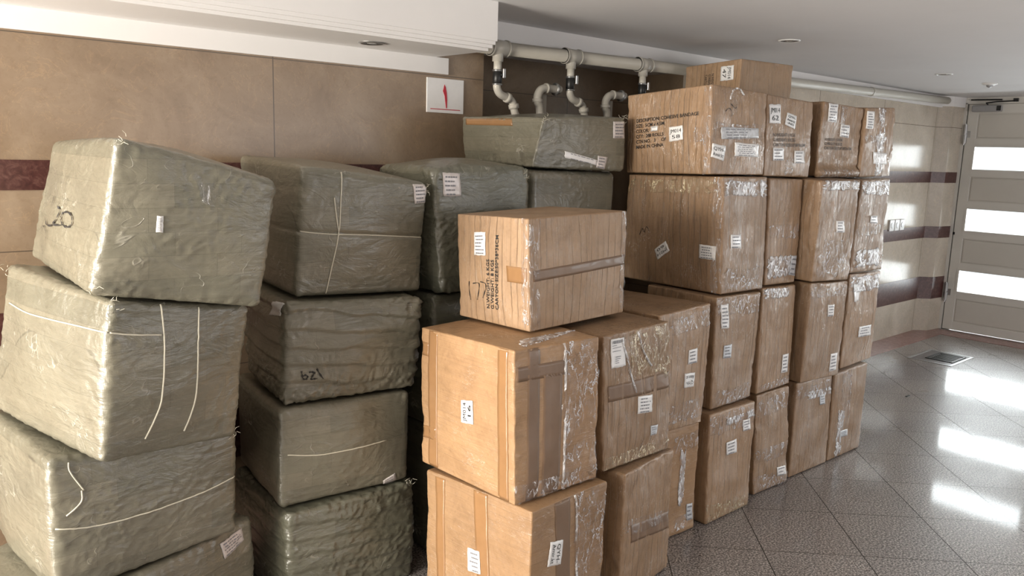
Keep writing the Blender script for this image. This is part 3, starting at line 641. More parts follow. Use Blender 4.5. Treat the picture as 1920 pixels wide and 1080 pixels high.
    'E4': ([3.862, 2.5454, 0.5, -0.0524], [[3.862, 2.5454, 0.5], [4.2215, 2.5265, 0.5], [4.2408, 2.896, 0.5], [3.8813, 2.9149, 0.5], [3.862, 2.5454, 0.997], [4.2215, 2.5265, 0.997], [4.2408, 2.896, 0.997], [3.8813, 2.9149, 0.997]]),
    'E5': ([3.862, 2.5454, 0.0, -0.0524], [[3.862, 2.5454, 0.001], [4.2215, 2.5265, 0.001], [4.2408, 2.896, 0.001], [3.8813, 2.9149, 0.001], [3.862, 2.5454, 0.497], [4.2215, 2.5265, 0.497], [4.2408, 2.896, 0.497], [3.8813, 2.9149, 0.497]]),
}
DECOR = [
    ('A', 'print', 'l', [(0.1244, 0.6937), (0.8644, 0.7228), (0.8735, 0.3515), (0.1254, 0.2951)], ['DESCRIPTION: COHESIVE BANDAGE', 'SIZE:  5CM x 4.5M', 'COLOR:', 'QTY:  288 ROLLS', 'CTN NO.:  3     OF', 'MADE IN CHINA']),
    ('A', 'label', 'l', [(0.3176, 0.5765), (0.3966, 0.5809), (0.3979, 0.5227), (0.3189, 0.5175)], 'lines2'),
    ('A', 'label', 'l', [(0.5283, 0.553), (0.6952, 0.5671), (0.6991, 0.4005), (0.5384, 0.3815)], ['JM014', '58']),
    ('A', 'label', 'f', [(0.1614, 0.5392), (0.8412, 0.5619), (0.8492, 0.4473), (0.1679, 0.4023)], 'grey'),
    ('A', 'label', 'f', [(0.0273, 0.3509), (0.2478, 0.3274), (0.2226, 0.157), (0.0076, 0.1999)], ['QYH-', 'Amir.kt']),
    ('A', 'label', 'f', [(0.4199, 0.3772), (0.8547, 0.3706), (0.8552, 0.2159), (0.4238, 0.2201)], 'lines6'),
    ('A', 'pen', 'f', [(0.2191, 0.7157), (0.2931, 0.7574), (0.3535, 0.7021), (0.336, 0.6706)], None),
    ('A', 'pen', 'f', [(0.3188, 0.8134), (0.408, 0.7668), (0.4443, 0.8124)], None),
    ('A', 'clear', 'l', [(0.8221, 0.5285), (0.995, 0.5415), (0.9827, 0.3893), (0.8081, 0.3719)], None),
    ('A', 'clear', 'l', [(0.9218, 0.9812), (0.995, 0.9935), (0.995, 0.0334), (0.9226, 0.0197)], None),
    ('A', 'clear', 'f', [(0.0191, 0.5892), (0.984, 0.6031), (0.9756, 0.4342), (0.0182, 0.3895)], None),
    ('B', 'label', 'f', [(0.0333, 0.8779), (0.251, 0.8984), (0.2666, 0.6612), (0.0459, 0.6513)], ['JM014', '62']),
    ('B', 'label', 'f', [(0.4056, 0.8107), (0.6167, 0.7819), (0.5706, 0.6164), (0.3562, 0.6586)], ['QYH-', 'Amir.kt', '-NO']),
    ('B', 'label', 'f', [(0.1417, 0.3581), (0.3672, 0.3691), (0.3824, 0.2087), (0.1549, 0.2007)], 'lines4'),
    ('B', 'label', 'f', [(0.6036, 0.3426), (0.8255, 0.3529), (0.8384, 0.1865), (0.6085, 0.1824)], 'lines4'),
    ('B', 'print', 'f', [(0.1256, 0.55), (0.8293, 0.5861), (0.8393, 0.3925), (0.1411, 0.3646)], ['N.WEIGHT: 6 KGS', 'G.WEIGHT: 8 KGS', 'CARTON SIZE:50*38*36CM']),
    ('B', 'clear', 'f', [(0.4364, 0.2512), (0.6006, 0.2576), (0.587, 0.0443), (0.4217, 0.0408)], None),
    ('C', 'label', 'f', [(0.1117, 0.9793), (0.3428, 0.995), (0.3514, 0.7381), (0.13, 0.7362)], 'lines6'),
    ('C', 'label', 'f', [(0.5007, 0.7272), (0.7186, 0.728), (0.7183, 0.548), (0.4991, 0.5585)], 'lines4'),
    ('C', 'print', 'f', [(0.1386, 0.5322), (0.7863, 0.5516), (0.8132, 0.3702), (0.1519, 0.3624)], ['N.WEIGHT: 6 KGS', 'G.WEIGHT: 8 KGS', 'CARTON SIZE:50*38*36CM']),
    ('C', 'clear', 'f', [(0.4725, 0.9648), (0.6074, 0.9706), (0.5821, 0.6075), (0.4628, 0.6005)], None),
    ('C', 'clear', 'f', [(0.0477, 0.0972), (0.9414, 0.1027), (0.9601, 0.0167), (0.0434, 0.005)], None),
    ('D', 'label', 'f', [(0.005, 0.9506), (0.2235, 0.9423), (0.2167, 0.6935), (0.005, 0.7028)], 'lines6'),
    ('D', 'label', 'f', [(0.2972, 0.3732), (0.787, 0.3362), (0.7821, 0.1816), (0.3395, 0.1961)], None),
    ('D', 'clear', 'f', [(0.3935, 0.995), (0.6217, 0.995), (0.6332, 0.0444), (0.4249, 0.0481)], 'white'),
    ('D', 'clear', 'f', [(0.005, 0.6128), (0.7353, 0.5827), (0.7213, 0.4755), (0.005, 0.4994)], None),
    ('E', 'label', 'l', [(0.8804, 0.9267), (0.8895, 0.7294), (0.663, 0.731), (0.6573, 0.9289)], ['JM014', '47']),
    ('E', 'print', 'l', [(0.5545, 0.8513), (0.5772, 0.3438), (0.348, 0.3219), (0.3704, 0.8392)], ['N.WEIGHT: 6 KGS', 'G.WEIGHT: 8 KGS', 'CARTON SIZE:50*38*36CM']),
    ('F', 'label', 'l', [(0.4948, 0.3226), (0.3757, 0.2242), (0.3409, 0.3167), (0.4505, 0.4052)], ['JM014', '60']),
    ('F', 'label', 'l', [(0.7927, 0.4132), (0.9512, 0.412), (0.9395, 0.2935), (0.793, 0.2922)], 'lines5'),
    ('F', 'label', 'f', [(0.1652, 0.5118), (0.394, 0.508), (0.4042, 0.3903), (0.1651, 0.396)], 'lines4'),
    ('F', 'clear', 'f', [(0.0584, 0.9683), (0.9882, 0.9587), (0.9666, 0.8287), (0.0437, 0.8449)], 'white'),
    ('F', 'clear', 'f', [(0.0597, 0.2199), (0.995, 0.2027), (0.995, 0.0095), (0.0243, 0.0337)], None),
    ('F', 'clear', 'l', [(0.905, 0.9791), (0.995, 0.9946), (0.9905, 0.0381), (0.8918, 0.0357)], None),
    ('F', 'pen', 'l', [(0.1715, 0.4361), (0.2032, 0.4996), (0.2225, 0.4663), (0.2488, 0.5187), (0.2796, 0.4817)], None),
    ('F', 'clear', 'l', [(0.0201, 0.9514), (0.9151, 0.9838), (0.9187, 0.8594), (0.0279, 0.8305)], 'warm'),
    ('G', 'clear', 'f', [(0.0203, 0.5721), (0.929, 0.5772), (0.9491, 0.4384), (0.0235, 0.4537)], None),
    ('G', 'clear', 'f', [(0.0204, 0.275), (0.7629, 0.2774), (0.7763, 0.0858), (0.0388, 0.0639)], 'white'),
    ('G', 'label', 'f', [(0.7642, 0.2722), (0.995, 0.2646), (0.995, 0.066), (0.7582, 0.0864)], 'grey'),
    ('H', 'label', 'f', [(0.459, 0.6021), (0.672, 0.5995), (0.683, 0.4839), (0.4809, 0.4894)], 'lines4'),
    ('H', 'clear', 'f', [(0.0342, 0.995), (0.963, 0.9876), (0.9672, 0.8995), (0.0353, 0.9001)], 'white'),
    ('H', 'clear', 'f', [(0.134, 0.3927), (0.982, 0.432), (0.9941, 0.0844), (0.0913, 0.0511)], None),
    ('I', 'clear', 'f', [(0.024, 0.9773), (0.9773, 0.976), (0.995, 0.8157), (0.0239, 0.8605)], 'white'),
    ('I', 'clear', 'f', [(0.1656, 0.2452), (0.9695, 0.2449), (0.9734, 0.0689), (0.151, 0.073)], 'white'),
    ('I', 'clear', 'f', [(0.0238, 0.5066), (0.9688, 0.518), (0.9675, 0.4138), (0.0553, 0.3921)], None),
    ('I', 'label', 'f', [(0.3797, 0.615), (0.6371, 0.6079), (0.6517, 0.5215), (0.3942, 0.5349)], 'lines3'),
    ('J', 'label', 'f', [(0.0846, 0.9303), (0.2566, 0.9293), (0.2932, 0.7141), (0.1265, 0.7221)], 'lines6'),
    ('J', 'label', 'f', [(0.1985, 0.5647), (0.3813, 0.563), (0.3794, 0.4421), (0.1929, 0.4507)], 'grey'),
    ('J', 'clear', 'f', [(0.0215, 0.9802), (0.9839, 0.9797), (0.9919, 0.8104), (0.0289, 0.8411)], None),
    ('J', 'clear', 'f', [(0.0656, 0.1622), (0.9611, 0.1556), (0.9781, 0.005), (0.0362, 0.0212)], None),
    ('K', 'label', 'f', [(0.6937, 0.3242), (0.8839, 0.323), (0.8769, 0.135), (0.6631, 0.1467)], 'lines5'),
    ('K', 'clear', 'f', [(0.0255, 0.9932), (0.7775, 0.9832), (0.7618, 0.8959), (0.03, 0.8951)], 'white'),
    ('K', 'clear', 'f', [(0.0233, 0.0806), (0.9664, 0.0984), (0.9642, 0.0221), (0.0209, 0.0145)], None),
    ('L', 'label', 'f', [(0.4796, 0.7696), (0.6404, 0.7685), (0.6506, 0.6512), (0.4924, 0.6528)], 'lines4'),
    ('L', 'label', 'f', [(0.6943, 0.2557), (0.8857, 0.2533), (0.8954, 0.0707), (0.7214, 0.0626)], 'lines5'),
    ('L', 'clear', 'f', [(0.0192, 0.9504), (0.971, 0.9537), (0.9852, 0.8592), (0.0349, 0.846)], None),
    ('M', 'label', 'f', [(0.4161, 0.4215), (0.8312, 0.4072), (0.8361, 0.2865), (0.4106, 0.3059)], 'lines4'),
    ('M', 'label', 'f', [(0.1234, 0.89), (0.3255, 0.8853), (0.3145, 0.7105), (0.183, 0.7023)], None),
    ('M', 'clear', 'f', [(0.0502, 0.9652), (0.9611, 0.9711), (0.9834, 0.8032), (0.083, 0.809)], 'white'),
    ('N', 'clear', 'f', [(0.3143, 0.9206), (0.96, 0.927), (0.9889, 0.8679), (0.3379, 0.8594)], 'white'),
    ('N', 'label', 'f', [(0.6972, 0.8579), (0.8677, 0.8543), (0.8848, 0.7516), (0.7127, 0.7565)], 'lines4'),
    ('N', 'label', 'f', [(0.3578, 0.701), (0.5759, 0.7073), (0.6065, 0.5784), (0.38, 0.5824)], 'lines4'),
    ('N', 'clear', 'f', [(0.005, 0.1768), (0.9681, 0.1188), (0.989, 0.005), (0.005, 0.0187)], 'warm'),
    ('N', 'clear', 'f', [(0.0191, 0.9659), (0.9827, 0.9741), (0.987, 0.8076), (0.0249, 0.7994)], None),
    ('O', 'clear', 'f', [(0.0112, 0.9312), (0.984, 0.9601), (0.995, 0.7956), (0.0305, 0.772)], None),
    ('O', 'clear', 'f', [(0.005, 0.4595), (0.995, 0.4387), (0.9928, 0.3005), (0.005, 0.3258)], None),
    ('O', 'clear', 'f', [(0.0072, 0.1891), (0.9898, 0.1445), (0.9853, 0.005), (0.0107, 0.0261)], None),
    ('O', 'label', 'f', [(0.643, 0.2034), (0.9202, 0.1876), (0.9282, 0.097), (0.6679, 0.1113)], 'lines3'),
    ('P', 'clear', 'f', [(0.299, 0.8759), (0.9868, 0.8644), (0.995, 0.7797), (0.3243, 0.7941)], 'white'),
    ('P', 'label', 'f', [(0.6265, 0.805), (0.7833, 0.7988), (0.8042, 0.6908), (0.6527, 0.6976)], 'grey'),
    ('P', 'clear', 'f', [(0.0328, 0.9435), (0.987, 0.947), (0.9935, 0.8281), (0.0449, 0.8319)], None),
    ('Q', 'clear', 'f', [(0.1669, 0.5577), (0.3605, 0.5468), (0.3432, 0.0417), (0.1785, 0.0507)], 'white'),
    ('Q', 'label', 'f', [(0.2914, 0.3113), (0.5228, 0.2995), (0.5437, 0.2214), (0.2939, 0.2366)], 'grey'),
    ('Q', 'clear', 'f', [(0.2205, 0.9791), (0.5072, 0.9706), (0.5158, 0.4495), (0.2696, 0.4625)], None),
    ('R', 'brown', 'l', [(0.0972, 0.995), (0.2036, 0.995), (0.1853, 0.005), (0.0839, 0.005)], None),
    ('R', 'brown', 'l', [(0.8456, 0.995), (0.9434, 0.995), (0.9409, 0.005), (0.8416, 0.005)], None),
    ('R', 'brown', 'l', [(0.0057, 0.8983), (0.0957, 0.9015), (0.0945, 0.8058), (0.005, 0.8053)], None),
    ('R', 'brown', 'l', [(0.005, 0.2854), (0.1765, 0.3057), (0.1754, 0.2115), (0.005, 0.1968)], None),
    ('R', 'label', 'l', [(0.4765, 0.4229), (0.4778, 0.5784), (0.5998, 0.5982), (0.606, 0.4379)], ['JM014', '16']),
    ('R', 'brown', 'f', [(0.1474, 0.995), (0.2769, 0.995), (0.2634, 0.005), (0.1282, 0.005)], None),
    ('R', 'brown', 'f', [(0.0211, 0.8885), (0.5881, 0.8914), (0.5907, 0.7918), (0.021, 0.7947)], None),
    ('R', 'brown', 'f', [(0.3154, 0.8224), (0.5264, 0.8131), (0.5057, 0.005), (0.3006, 0.0232)], None),
    ('R', 'clear', 'f', [(0.5468, 0.995), (0.9892, 0.994), (0.995, 0.005), (0.558, 0.0171)], None),
    ('R', 'clear', 'f', [(0.0204, 0.1278), (0.9944, 0.1113), (0.9921, 0.005), (0.0144, 0.005)], None),
    ('R', 'clear', 't', [(0.2763, 0.1888), (0.9646, 0.2291), (0.794, 0.1745), (0.171, 0.0454)], 'white'),
    ('S', 'label', 'f', [(0.1034, 0.9617), (0.2898, 0.9617), (0.2909, 0.7571), (0.0971, 0.7581)], 'barcode'),
    ('S', 'label', 'f', [(0.4658, 0.5036), (0.6961, 0.4823), (0.6897, 0.3506), (0.4622, 0.372)], 'lines5'),
    ('S', 'label', 'f', [(0.6705, 0.2421), (0.7833, 0.2357), (0.776, 0.1616), (0.6673, 0.1679)], 'grey'),
    ('S', 'clear', 'f', [(0.3633, 0.9803), (0.9917, 0.9814), (0.9908, 0.5998), (0.3655, 0.666)], 'warm'),
    ('S', 'clear', 'f', [(0.0341, 0.1038), (0.992, 0.1033), (0.9849, 0.0191), (0.0268, 0.005)], 'warm'),
    ('S', 'brown', 'f', [(0.0634, 0.6312), (0.9904, 0.6206), (0.9929, 0.4955), (0.0635, 0.5142)], None),
    ('T', 'brown', 'l', [(0.096, 0.9748), (0.1899, 0.9788), (0.2154, 0.1381), (0.1248, 0.1217)], None),
    ('T', 'brown', 'l', [(0.4752, 0.991), (0.6058, 0.9936), (0.6687, 0.2818), (0.557, 0.2744)], None),
    ('T', 'label', 'l', [(0.5577, 0.598), (0.4443, 0.5895), (0.4511, 0.4293), (0.575, 0.4455)], 'lines5r'),
    ('T', 'label', 'f', [(0.3955, 0.7291), (0.3741, 0.5709), (0.1978, 0.5979), (0.2215, 0.7563)], ['QYH-', 'Amir.kt']),
    ('T', 'clear', 'f', [(0.5505, 0.995), (0.9899, 0.995), (0.995, 0.1116), (0.6172, 0.2215)], None),
    ('T', 'brown', 'f', [(0.2745, 0.995), (0.4816, 0.995), (0.5215, 0.2897), (0.3312, 0.33)], None),
    ('U', 'clear', 'f', [(0.0791, 0.6426), (0.995, 0.5062), (0.995, 0.4095), (0.0873, 0.5178)], None),
    ('U', 'brown', 'f', [(0.1485, 0.5837), (0.995, 0.4828), (0.995, 0.3418), (0.1693, 0.4418)], None),
    ('V', 'label', 'f', [(0.5665, 0.6589), (0.7424, 0.659), (0.7653, 0.5374), (0.5662, 0.5419)], 'lines4'),
    ('V', 'label', 'f', [(0.7188, 0.3426), (0.5204, 0.3535), (0.5156, 0.4726), (0.7351, 0.4579)], ['QYH-', 'Amir.kt']),
    ('V', 'clear', 'f', [(0.2279, 0.9412), (0.9893, 0.9568), (0.9943, 0.8255), (0.248, 0.8095)], None),
    ('V', 'clear', 'f', [(0.3184, 0.2292), (0.995, 0.2386), (0.995, 0.0586), (0.3228, 0.0716)], None),
    ('W', 'clear', 'f', [(0.6462, 0.7517), (0.7547, 0.7472), (0.7685, 0.2578), (0.6548, 0.2599)], 'white'),
    ('W', 'label', 'f', [(0.8387, 0.2552), (0.9452, 0.2512), (0.9564, 0.1014), (0.845, 0.1028)], 'grey'),
    ('W', 'clear', 'f', [(0.5372, 0.9127), (0.9885, 0.9291), (0.995, 0.7846), (0.5568, 0.7681)], None),
    ('W', 'clear', 'f', [(0.6205, 0.1512), (0.995, 0.1788), (0.995, 0.0753), (0.6348, 0.0442)], None),
    ('X', 'label', 'l', [(0.2582, 0.8363), (0.4236, 0.8522), (0.4292, 0.6333), (0.2613, 0.625)], 'lines6'),
    ('X', 'print', 'l', [(0.4104, 0.1347), (0.4333, 0.8224), (0.6173, 0.834), (0.5972, 0.1439)], ['N.WEIGHT: 6 KGS', 'G.WEIGHT: 8 KGS', 'CARTON SIZE:50*38*36CM']),
    ('X', 'pen', 'l', [(0.1724, 0.365), (0.1648, 0.271), (0.1815, 0.185)], None),
    ('X', 'pen', 'l', [(0.2275, 0.3508), (0.3143, 0.3609), (0.3118, 0.2894), (0.285, 0.199)], None),
    ('X', 'pen', 'l', [(0.3383, 0.3789), (0.4151, 0.3676), (0.4052, 0.301), (0.3719, 0.231)], None),
    ('X', 'brown', 'l', [(0.7047, 0.5653), (0.9745, 0.5673), (0.9715, 0.4217), (0.7154, 0.4215)], None),
    ('X', 'brown', 'f', [(0.04, 0.5411), (0.995, 0.5791), (0.995, 0.4799), (0.0389, 0.4427)], None),
    ('X', 'clear', 'l', [(0.9143, 0.9897), (0.995, 0.9935), (0.9911, 0.0165), (0.9069, 0.0269)], None),
    ('X', 'clear', 'f', [(0.0072, 0.9794), (0.1023, 0.9718), (0.095, 0.0229), (0.005, 0.0172)], None),
    ('X', 'clear', 'f', [(0.9336, 0.9881), (0.9948, 0.984), (0.995, 0.0337), (0.9477, 0.0159)], None),
    ('R', 'fold', 'f', [(0.5536, 0.995), (0.5574, 0.5812), (0.5532, 0.218), (0.5575, 0.0396)], None),
    ('T', 'fold', 'f', [(0.5422, 0.995), (0.567, 0.8737), (0.5821, 0.5734), (0.6209, 0.2587)], None),
    ('A', 'fold', 'f', [(0.3068, 0.8602), (0.3589, 0.9609), (0.4534, 0.9947), (0.5548, 0.9322)], None),
    ('S', 'fold', 'f', [(0.2564, 0.9502), (0.3496, 0.7275), (0.4449, 0.5349)], None),
    ('S', 'fold', 'f', [(0.4882, 0.9776), (0.5859, 0.7956), (0.6848, 0.7024)], None),
    ('a1', 'pen', 'l', [(0.3544, 0.556), (0.3371, 0.476)], 'thick'),
    ('a1', 'pen', 'l', [(0.479, 0.4943), (0.51, 0.4631), (0.4772, 0.3913), (0.3965, 0.3415), (0.3014, 0.3373), (0.2631, 0.3774)], 'thick'),
    ('a1', 'pen', 'l', [(0.4557, 0.3558), (0.5494, 0.368)], 'thick'),
    ('a1', 'pen', 'l', [(0.6807, 0.4311), (0.6528, 0.4604), (0.6059, 0.4718), (0.5619, 0.4591), (0.5423, 0.4277), (0.557, 0.3928), (0.5983, 0.3717), (0.646, 0.3741), (0.678, 0.3979), (0.6804, 0.4319)], 'thick'),
    ('a1', 'pen', 'l', [(0.1965, 0.1446), (0.1685, 0.2482), (0.2131, 0.3089), (0.3024, 0.2913), (0.3413, 0.2486), (0.328, 0.2124)], None),
    ('a1', 'pen', 'l', [(0.2312, 0.2261), (0.2416, 0.1593), (0.296, 0.1291), (0.297, 0.0825)], None),
    ('a1', 'label', 'f', [(0.2865, 0.5697), (0.321, 0.5742), (0.3316, 0.4678), (0.2941, 0.4642)], 'net'),
    ('a1', 'clear', 'f', [(0.5247, 0.8376), (0.6151, 0.8361), (0.6196, 0.7136), (0.5337, 0.7114)], None),
    ('b1', 'twine', 'l', [(0.0878, 0.7496), (0.3171, 0.745), (0.5371, 0.7628), (0.8166, 0.7912), (0.995, 0.8077)], None),
    ('b1', 'twine', 'f', [(0.016, 0.809), (0.1306, 0.7979), (0.3421, 0.7948)], None),
    ('b1', 'twine', 'f', [(0.34, 0.995), (0.3631, 0.7497), (0.3631, 0.3941), (0.3314, 0.2461), (0.2801, 0.1202)], None),
    ('b1', 'twine', 'f', [(0.608, 0.9787), (0.6022, 0.7435), (0.6124, 0.3959), (0.5917, 0.2449), (0.5567, 0.1264)], None),
    ('c1', 'twine', 'f', [(0.0196, 0.5178), (0.2186, 0.4685), (0.4999, 0.4646), (0.7877, 0.4984), (0.983, 0.5524)], None),
    ('c1', 'twine', 'f', [(0.0951, 0.9562), (0.1, 0.8874), (0.1553, 0.7484)], None),
    ('c1', 'twine', 'f', [(0.1452, 0.748), (0.1373, 0.6659), (0.067, 0.5966)], None),
    ('d1', 'label', 'f', [(0.7822, 0.8987), (0.9233, 0.932), (0.9331, 0.8134), (0.7985, 0.7392)], 'lines5'),
    ('a2', 'twine', 'f', [(0.005, 0.509), (0.1994, 0.5017), (0.5641, 0.5099), (0.995, 0.5019)], None),
    ('a2', 'twine', 'f', [(0.2842, 0.9921), (0.2797, 0.6829), (0.2719, 0.4881), (0.2291, 0.0219)], None),
    ('a2', 'twine', 'f', [(0.2329, 0.7871), (0.2621, 0.5806), (0.2834, 0.4971)], None),
    ('a2', 'label', 'f', [(0.8659, 0.9719), (0.9923, 0.9941), (0.9926, 0.8217), (0.885, 0.8008)], 'lines5'),
    ('a3', 'label', 'f', [(0.08, 0.9568), (0.2407, 0.9511), (0.2412, 0.7708), (0.0712, 0.7748)], 'lines5'),
    ('a4', 'label', 'f', [(0.3024, 0.3547), (0.6675, 0.2036), (0.6665, 0.1043), (0.3167, 0.2234)], 'lines2'),
    ('a4', 'label', 'f', [(0.6731, 0.2831), (0.786, 0.2631), (0.7628, 0.0362), (0.6684, 0.0647)], 'lines4'),
    ('a4', 'label', 'f', [(0.8387, 0.9132), (0.9801, 0.914), (0.9778, 0.6125), (0.8389, 0.609)], 'lines5'),
    ('a4', 'brown', 'l', [(0.05, 0.9526), (0.6453, 0.9631), (0.6706, 0.8114), (0.062, 0.8088)], None),
    ('b2', 'label', 'l', [(0.783, 0.9532), (0.962, 0.9945), (0.9273, 0.8537), (0.7302, 0.8151)], None),
    ('b2', 'pen', 'f', [(0.1154, 0.3321), (0.1196, 0.2945), (0.1276, 0.2563), (0.1464, 0.2479), (0.1574, 0.2674), (0.1459, 0.2904), (0.1272, 0.2828)], 'thick'),
    ('b2', 'pen', 'f', [(0.168, 0.3135), (0.1869, 0.3133), (0.2059, 0.3077), (0.1949, 0.2827), (0.1803, 0.2477), (0.1993, 0.2446), (0.2221, 0.2462)], 'thick'),
    ('b2', 'pen', 'f', [(0.2205, 0.3429), (0.2404, 0.2917), (0.2643, 0.2394)], 'thick'),
    ('c2', 'twine', 'f', [(0.0487, 0.5472), (0.2492, 0.5048), (0.466, 0.5028), (0.7911, 0.5157)], None),
    ('c2', 'label', 'f', [(0.7801, 0.0662), (0.8786, 0.1191), (0.8979, 0.029), (0.79, 0.005)], 'lines3'),
]

# ------------------------------------------------------------------ the room
XR, YB, ZC = 8.27, 3.10, 2.21          # door plane, tiled wall plane, ceiling
XL, YF = -3.2, -4.0
XS, YS, ZS = 2.26, 2.682, 2.01         # soffit end, front and underside
struct(MB().box((XL-0.15, YF-0.15, -0.12), (XR+0.2, YB+0.75, 0)).build('floor', FLOOR))
struct(MB().box((XL-0.15, YF-0.15, ZC), (XR+0.2, YB+0.75, ZC+0.12)).build('ceiling', CEIL))
# tiled wall, left run, with the pipe niche to its right and the polished run beyond
struct(MB().box((XL, YB, 0), (2.53, YB+0.15, ZC)).build('wall_back_left', WALL_TILE))
struct(MB().box((2.53, YB+0.5, 0), (4.30, YB+0.65, ZC)).box((2.38, YB+0.15, 0), (2.53, YB+0.65, ZC)).box((4.30, YB+0.15, 0), (4.45, YB+0.65, ZC)).build('wall_niche', WALL_TILE))
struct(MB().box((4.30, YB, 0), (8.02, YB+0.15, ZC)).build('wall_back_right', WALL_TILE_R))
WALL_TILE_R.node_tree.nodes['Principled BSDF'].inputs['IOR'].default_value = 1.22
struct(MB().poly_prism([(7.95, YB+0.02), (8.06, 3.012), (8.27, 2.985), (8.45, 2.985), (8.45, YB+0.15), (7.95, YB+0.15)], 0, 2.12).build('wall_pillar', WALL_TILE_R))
struct(MB().poly_prism([(7.95, YB+0.02), (8.055, 3.008), (8.26, 2.98), (8.45, 2.98), (8.45, YB+0.15), (7.95, YB+0.15)], 2.12, ZC).build('trim_20', PLASTER))
struct(MB().box((XL-0.15, YF-0.15, 0), (XR, YF, ZC)).build('wall_front', PLASTER))
w = MB()
w.box((XL-0.15, YF, 0), (XL, -0.3, ZC)).box((XL-0.15, 3.0, 0), (XL, YB, ZC)).box((XL-0.15, -0.3, 2.15), (XL, 3.0, ZC)).box((XL-0.15, -0.3, 0), (XL, 3.0, 0.3))
struct(w.build('wall_left', PLASTER))
struct(MB().box((XR, YF, 0), (XR+0.15, -3.05, ZC)).box((XR, 2.985, 2.16), (XR+0.15, 3.02, ZC)).build('wall_right', PLASTER))
# maroon bands, white strips, rose border
n = 1
for z0, z1 in ((1.42, 1.52), (0.90, 1.01), (0.315, 0.525)):
    struct(MB().box((XL, YB-0.003, z0), (2.53, YB+0.01, z1)).build('trim_%d' % n, BAND)); n += 1
    struct(MB().box((4.30, YB-0.003, z0), (7.955, YB+0.01, z1)).build('trim_%d' % n, BAND)); n += 1
    struct(MB().poly_prism([(7.948, YB+0.015), (8.058, 3.009), (8.268, 2.982), (8.30, 2.99), (8.30, 3.05), (7.96, YB+0.03)], z0, z1).build('trim_%d' % n, BAND)); n += 1
struct(MB().box((XL, YB-0.012, 1.937), (2.31, YB+0.01, ZS)).build('trim_%d' % n, PLASTER)); n += 1
struct(MB().box((4.30, YB-0.02, 2.108), (8.0, YB+0.01, ZC)).build('trim_%d' % n, PLASTER)); n += 1
struct(MB().box((2.31, YB-0.02, 2.118), (4.30, YB+0.5, ZC)).build('trim_%d' % n, PLASTER)); n += 1
struct(MB().box((XL, 2.86, 0.0), (8.0, YB, 0.003)).box((8.0, YF, 0.0), (XR+0.1, YB, 0.003)).build('trim_%d' % n, BORDER)); n += 1
# dropped soffit with a stepped moulding along its lower front edge
s = MB().box((XL, YS+0.035, ZS), (XS-0.02, YB-0.001, ZC))
s.box((XL, YS+0.020, ZS+0.012), (XS-0.01, YS+0.036, ZC)).box((XL, YS+0.008, ZS+0.026), (XS-0.004, YS+0.0205, ZC)).box((XL, YS, ZS+0.040), (XS, YS+0.0085, ZC))
struct(s.build('trim_%d' % n, PLASTER)); n += 1

# steel double door with three glazed strips in each leaf
YD0 = 2.953
def leaf(idx, y_hinge, y_edge):
    """y_hinge > y_edge, door face at x = XR"""
    root = empty('door_%d' % idx, (XR, y_hinge, 0)); struct(root)  # door_3 to door_6 are the added unseen leaves
    W = y_hinge - y_edge; x0, x1 = 0.0, 0.045
    zs = [(0.09, 0.32, 'p'), (0.385, 0.60, 'w'), (0.665, 0.90, 'p'), (0.972, 1.19, 'w'), (1.256, 1.485, 'p'), (1.547, 1.765, 'w'), (1.837, 2.068, 'p')]
    st = 0.088; fr = MB()
    fr.box((x0, -st, 0.012), (x1, 0, 2.15), 0.003).box((x0, -W, 0.012), (x1, -W+st, 2.15), 0.003)
    prev = 0.012
    for a, b, k in zs:
        fr.box((x0+0.001, -W+st-0.001, prev), (x1-0.001, -st+0.001, a)); prev = b
    fr.box((x0+0.001, -W+st-0.001, prev), (x1-0.001, -st+0.001, 2.149))
    fr.build('door_frame', STEEL, root)
    for a, b, k in zs:
        if k == 'p':
            p = MB().box((x0+0.012, -W+st-0.004, a-0.004), (x1-0.01, -st+0.004, b+0.004))
            p.box((x0+0.006, -W+st+0.012, a+0.012), (x0+0.014, -st-0.012, b-0.012), 0.003)
            p.build('door_panel', STEEL2, root)
        else:
            MB().box((x0+0.018, -W+st-0.004, a-0.004), (x0+0.024, -st+0.004, b+0.004)).build('window_pane', GLASS, root)
            g = MB()
            for c, d in (((x0-0.004, -W+st-0.012, a-0.012), (x0+0.012, -W+st+0.006, b+0.012)), ((x0-0.004, -st-0.006, a-0.012), (x0+0.012, -st+0.012, b+0.012)),
                         ((x0-0.004, -W+st+0.006, a-0.012), (x0+0.012, -st-0.006, a+0.006)), ((x0-0.004, -W+st+0.006, b-0.006), (x0+0.012, -st-0.006, b+0.012))):
                g.box(c, d)
            g.build('glazing_bead', STEEL, root)
    return root, W
d1, W1 = leaf(1, YD0, 1.985)
d2, W2 = leaf(2, 1.975, 0.98)
for i_, y_ in enumerate((0.97, -0.03, -1.03, -2.03)): leaf(3 + i_, y_, y_ - 0.99)  # unseen leaves, run extended to bring glints and side light to the cartons
for zc in (1.875, 0.375):
    h = MB()
    h.tube([(-0.012, 0.004, zc+0.005), (-0.012, 0.004, zc+0.085)], 0.017, 14).tube([(-0.012, 0.002, zc-0.085), (-0.012, 0.002, zc-0.003)], 0.018, 14)
    h.tube([(-0.012, 0.004, zc-0.1), (-0.012, 0.004, zc+0.095)], 0.008, 10)
    h.box((-0.006, -0.04, zc-0.03), (0.004, 0.0, zc+0.03))
    h.build('hinge', METAL, d1, False)
MB().box((-0.002, -0.012, 0.93), (0.004, 0.006, 0.955), 0.002).build('latch_mark', DARKMET, d1)
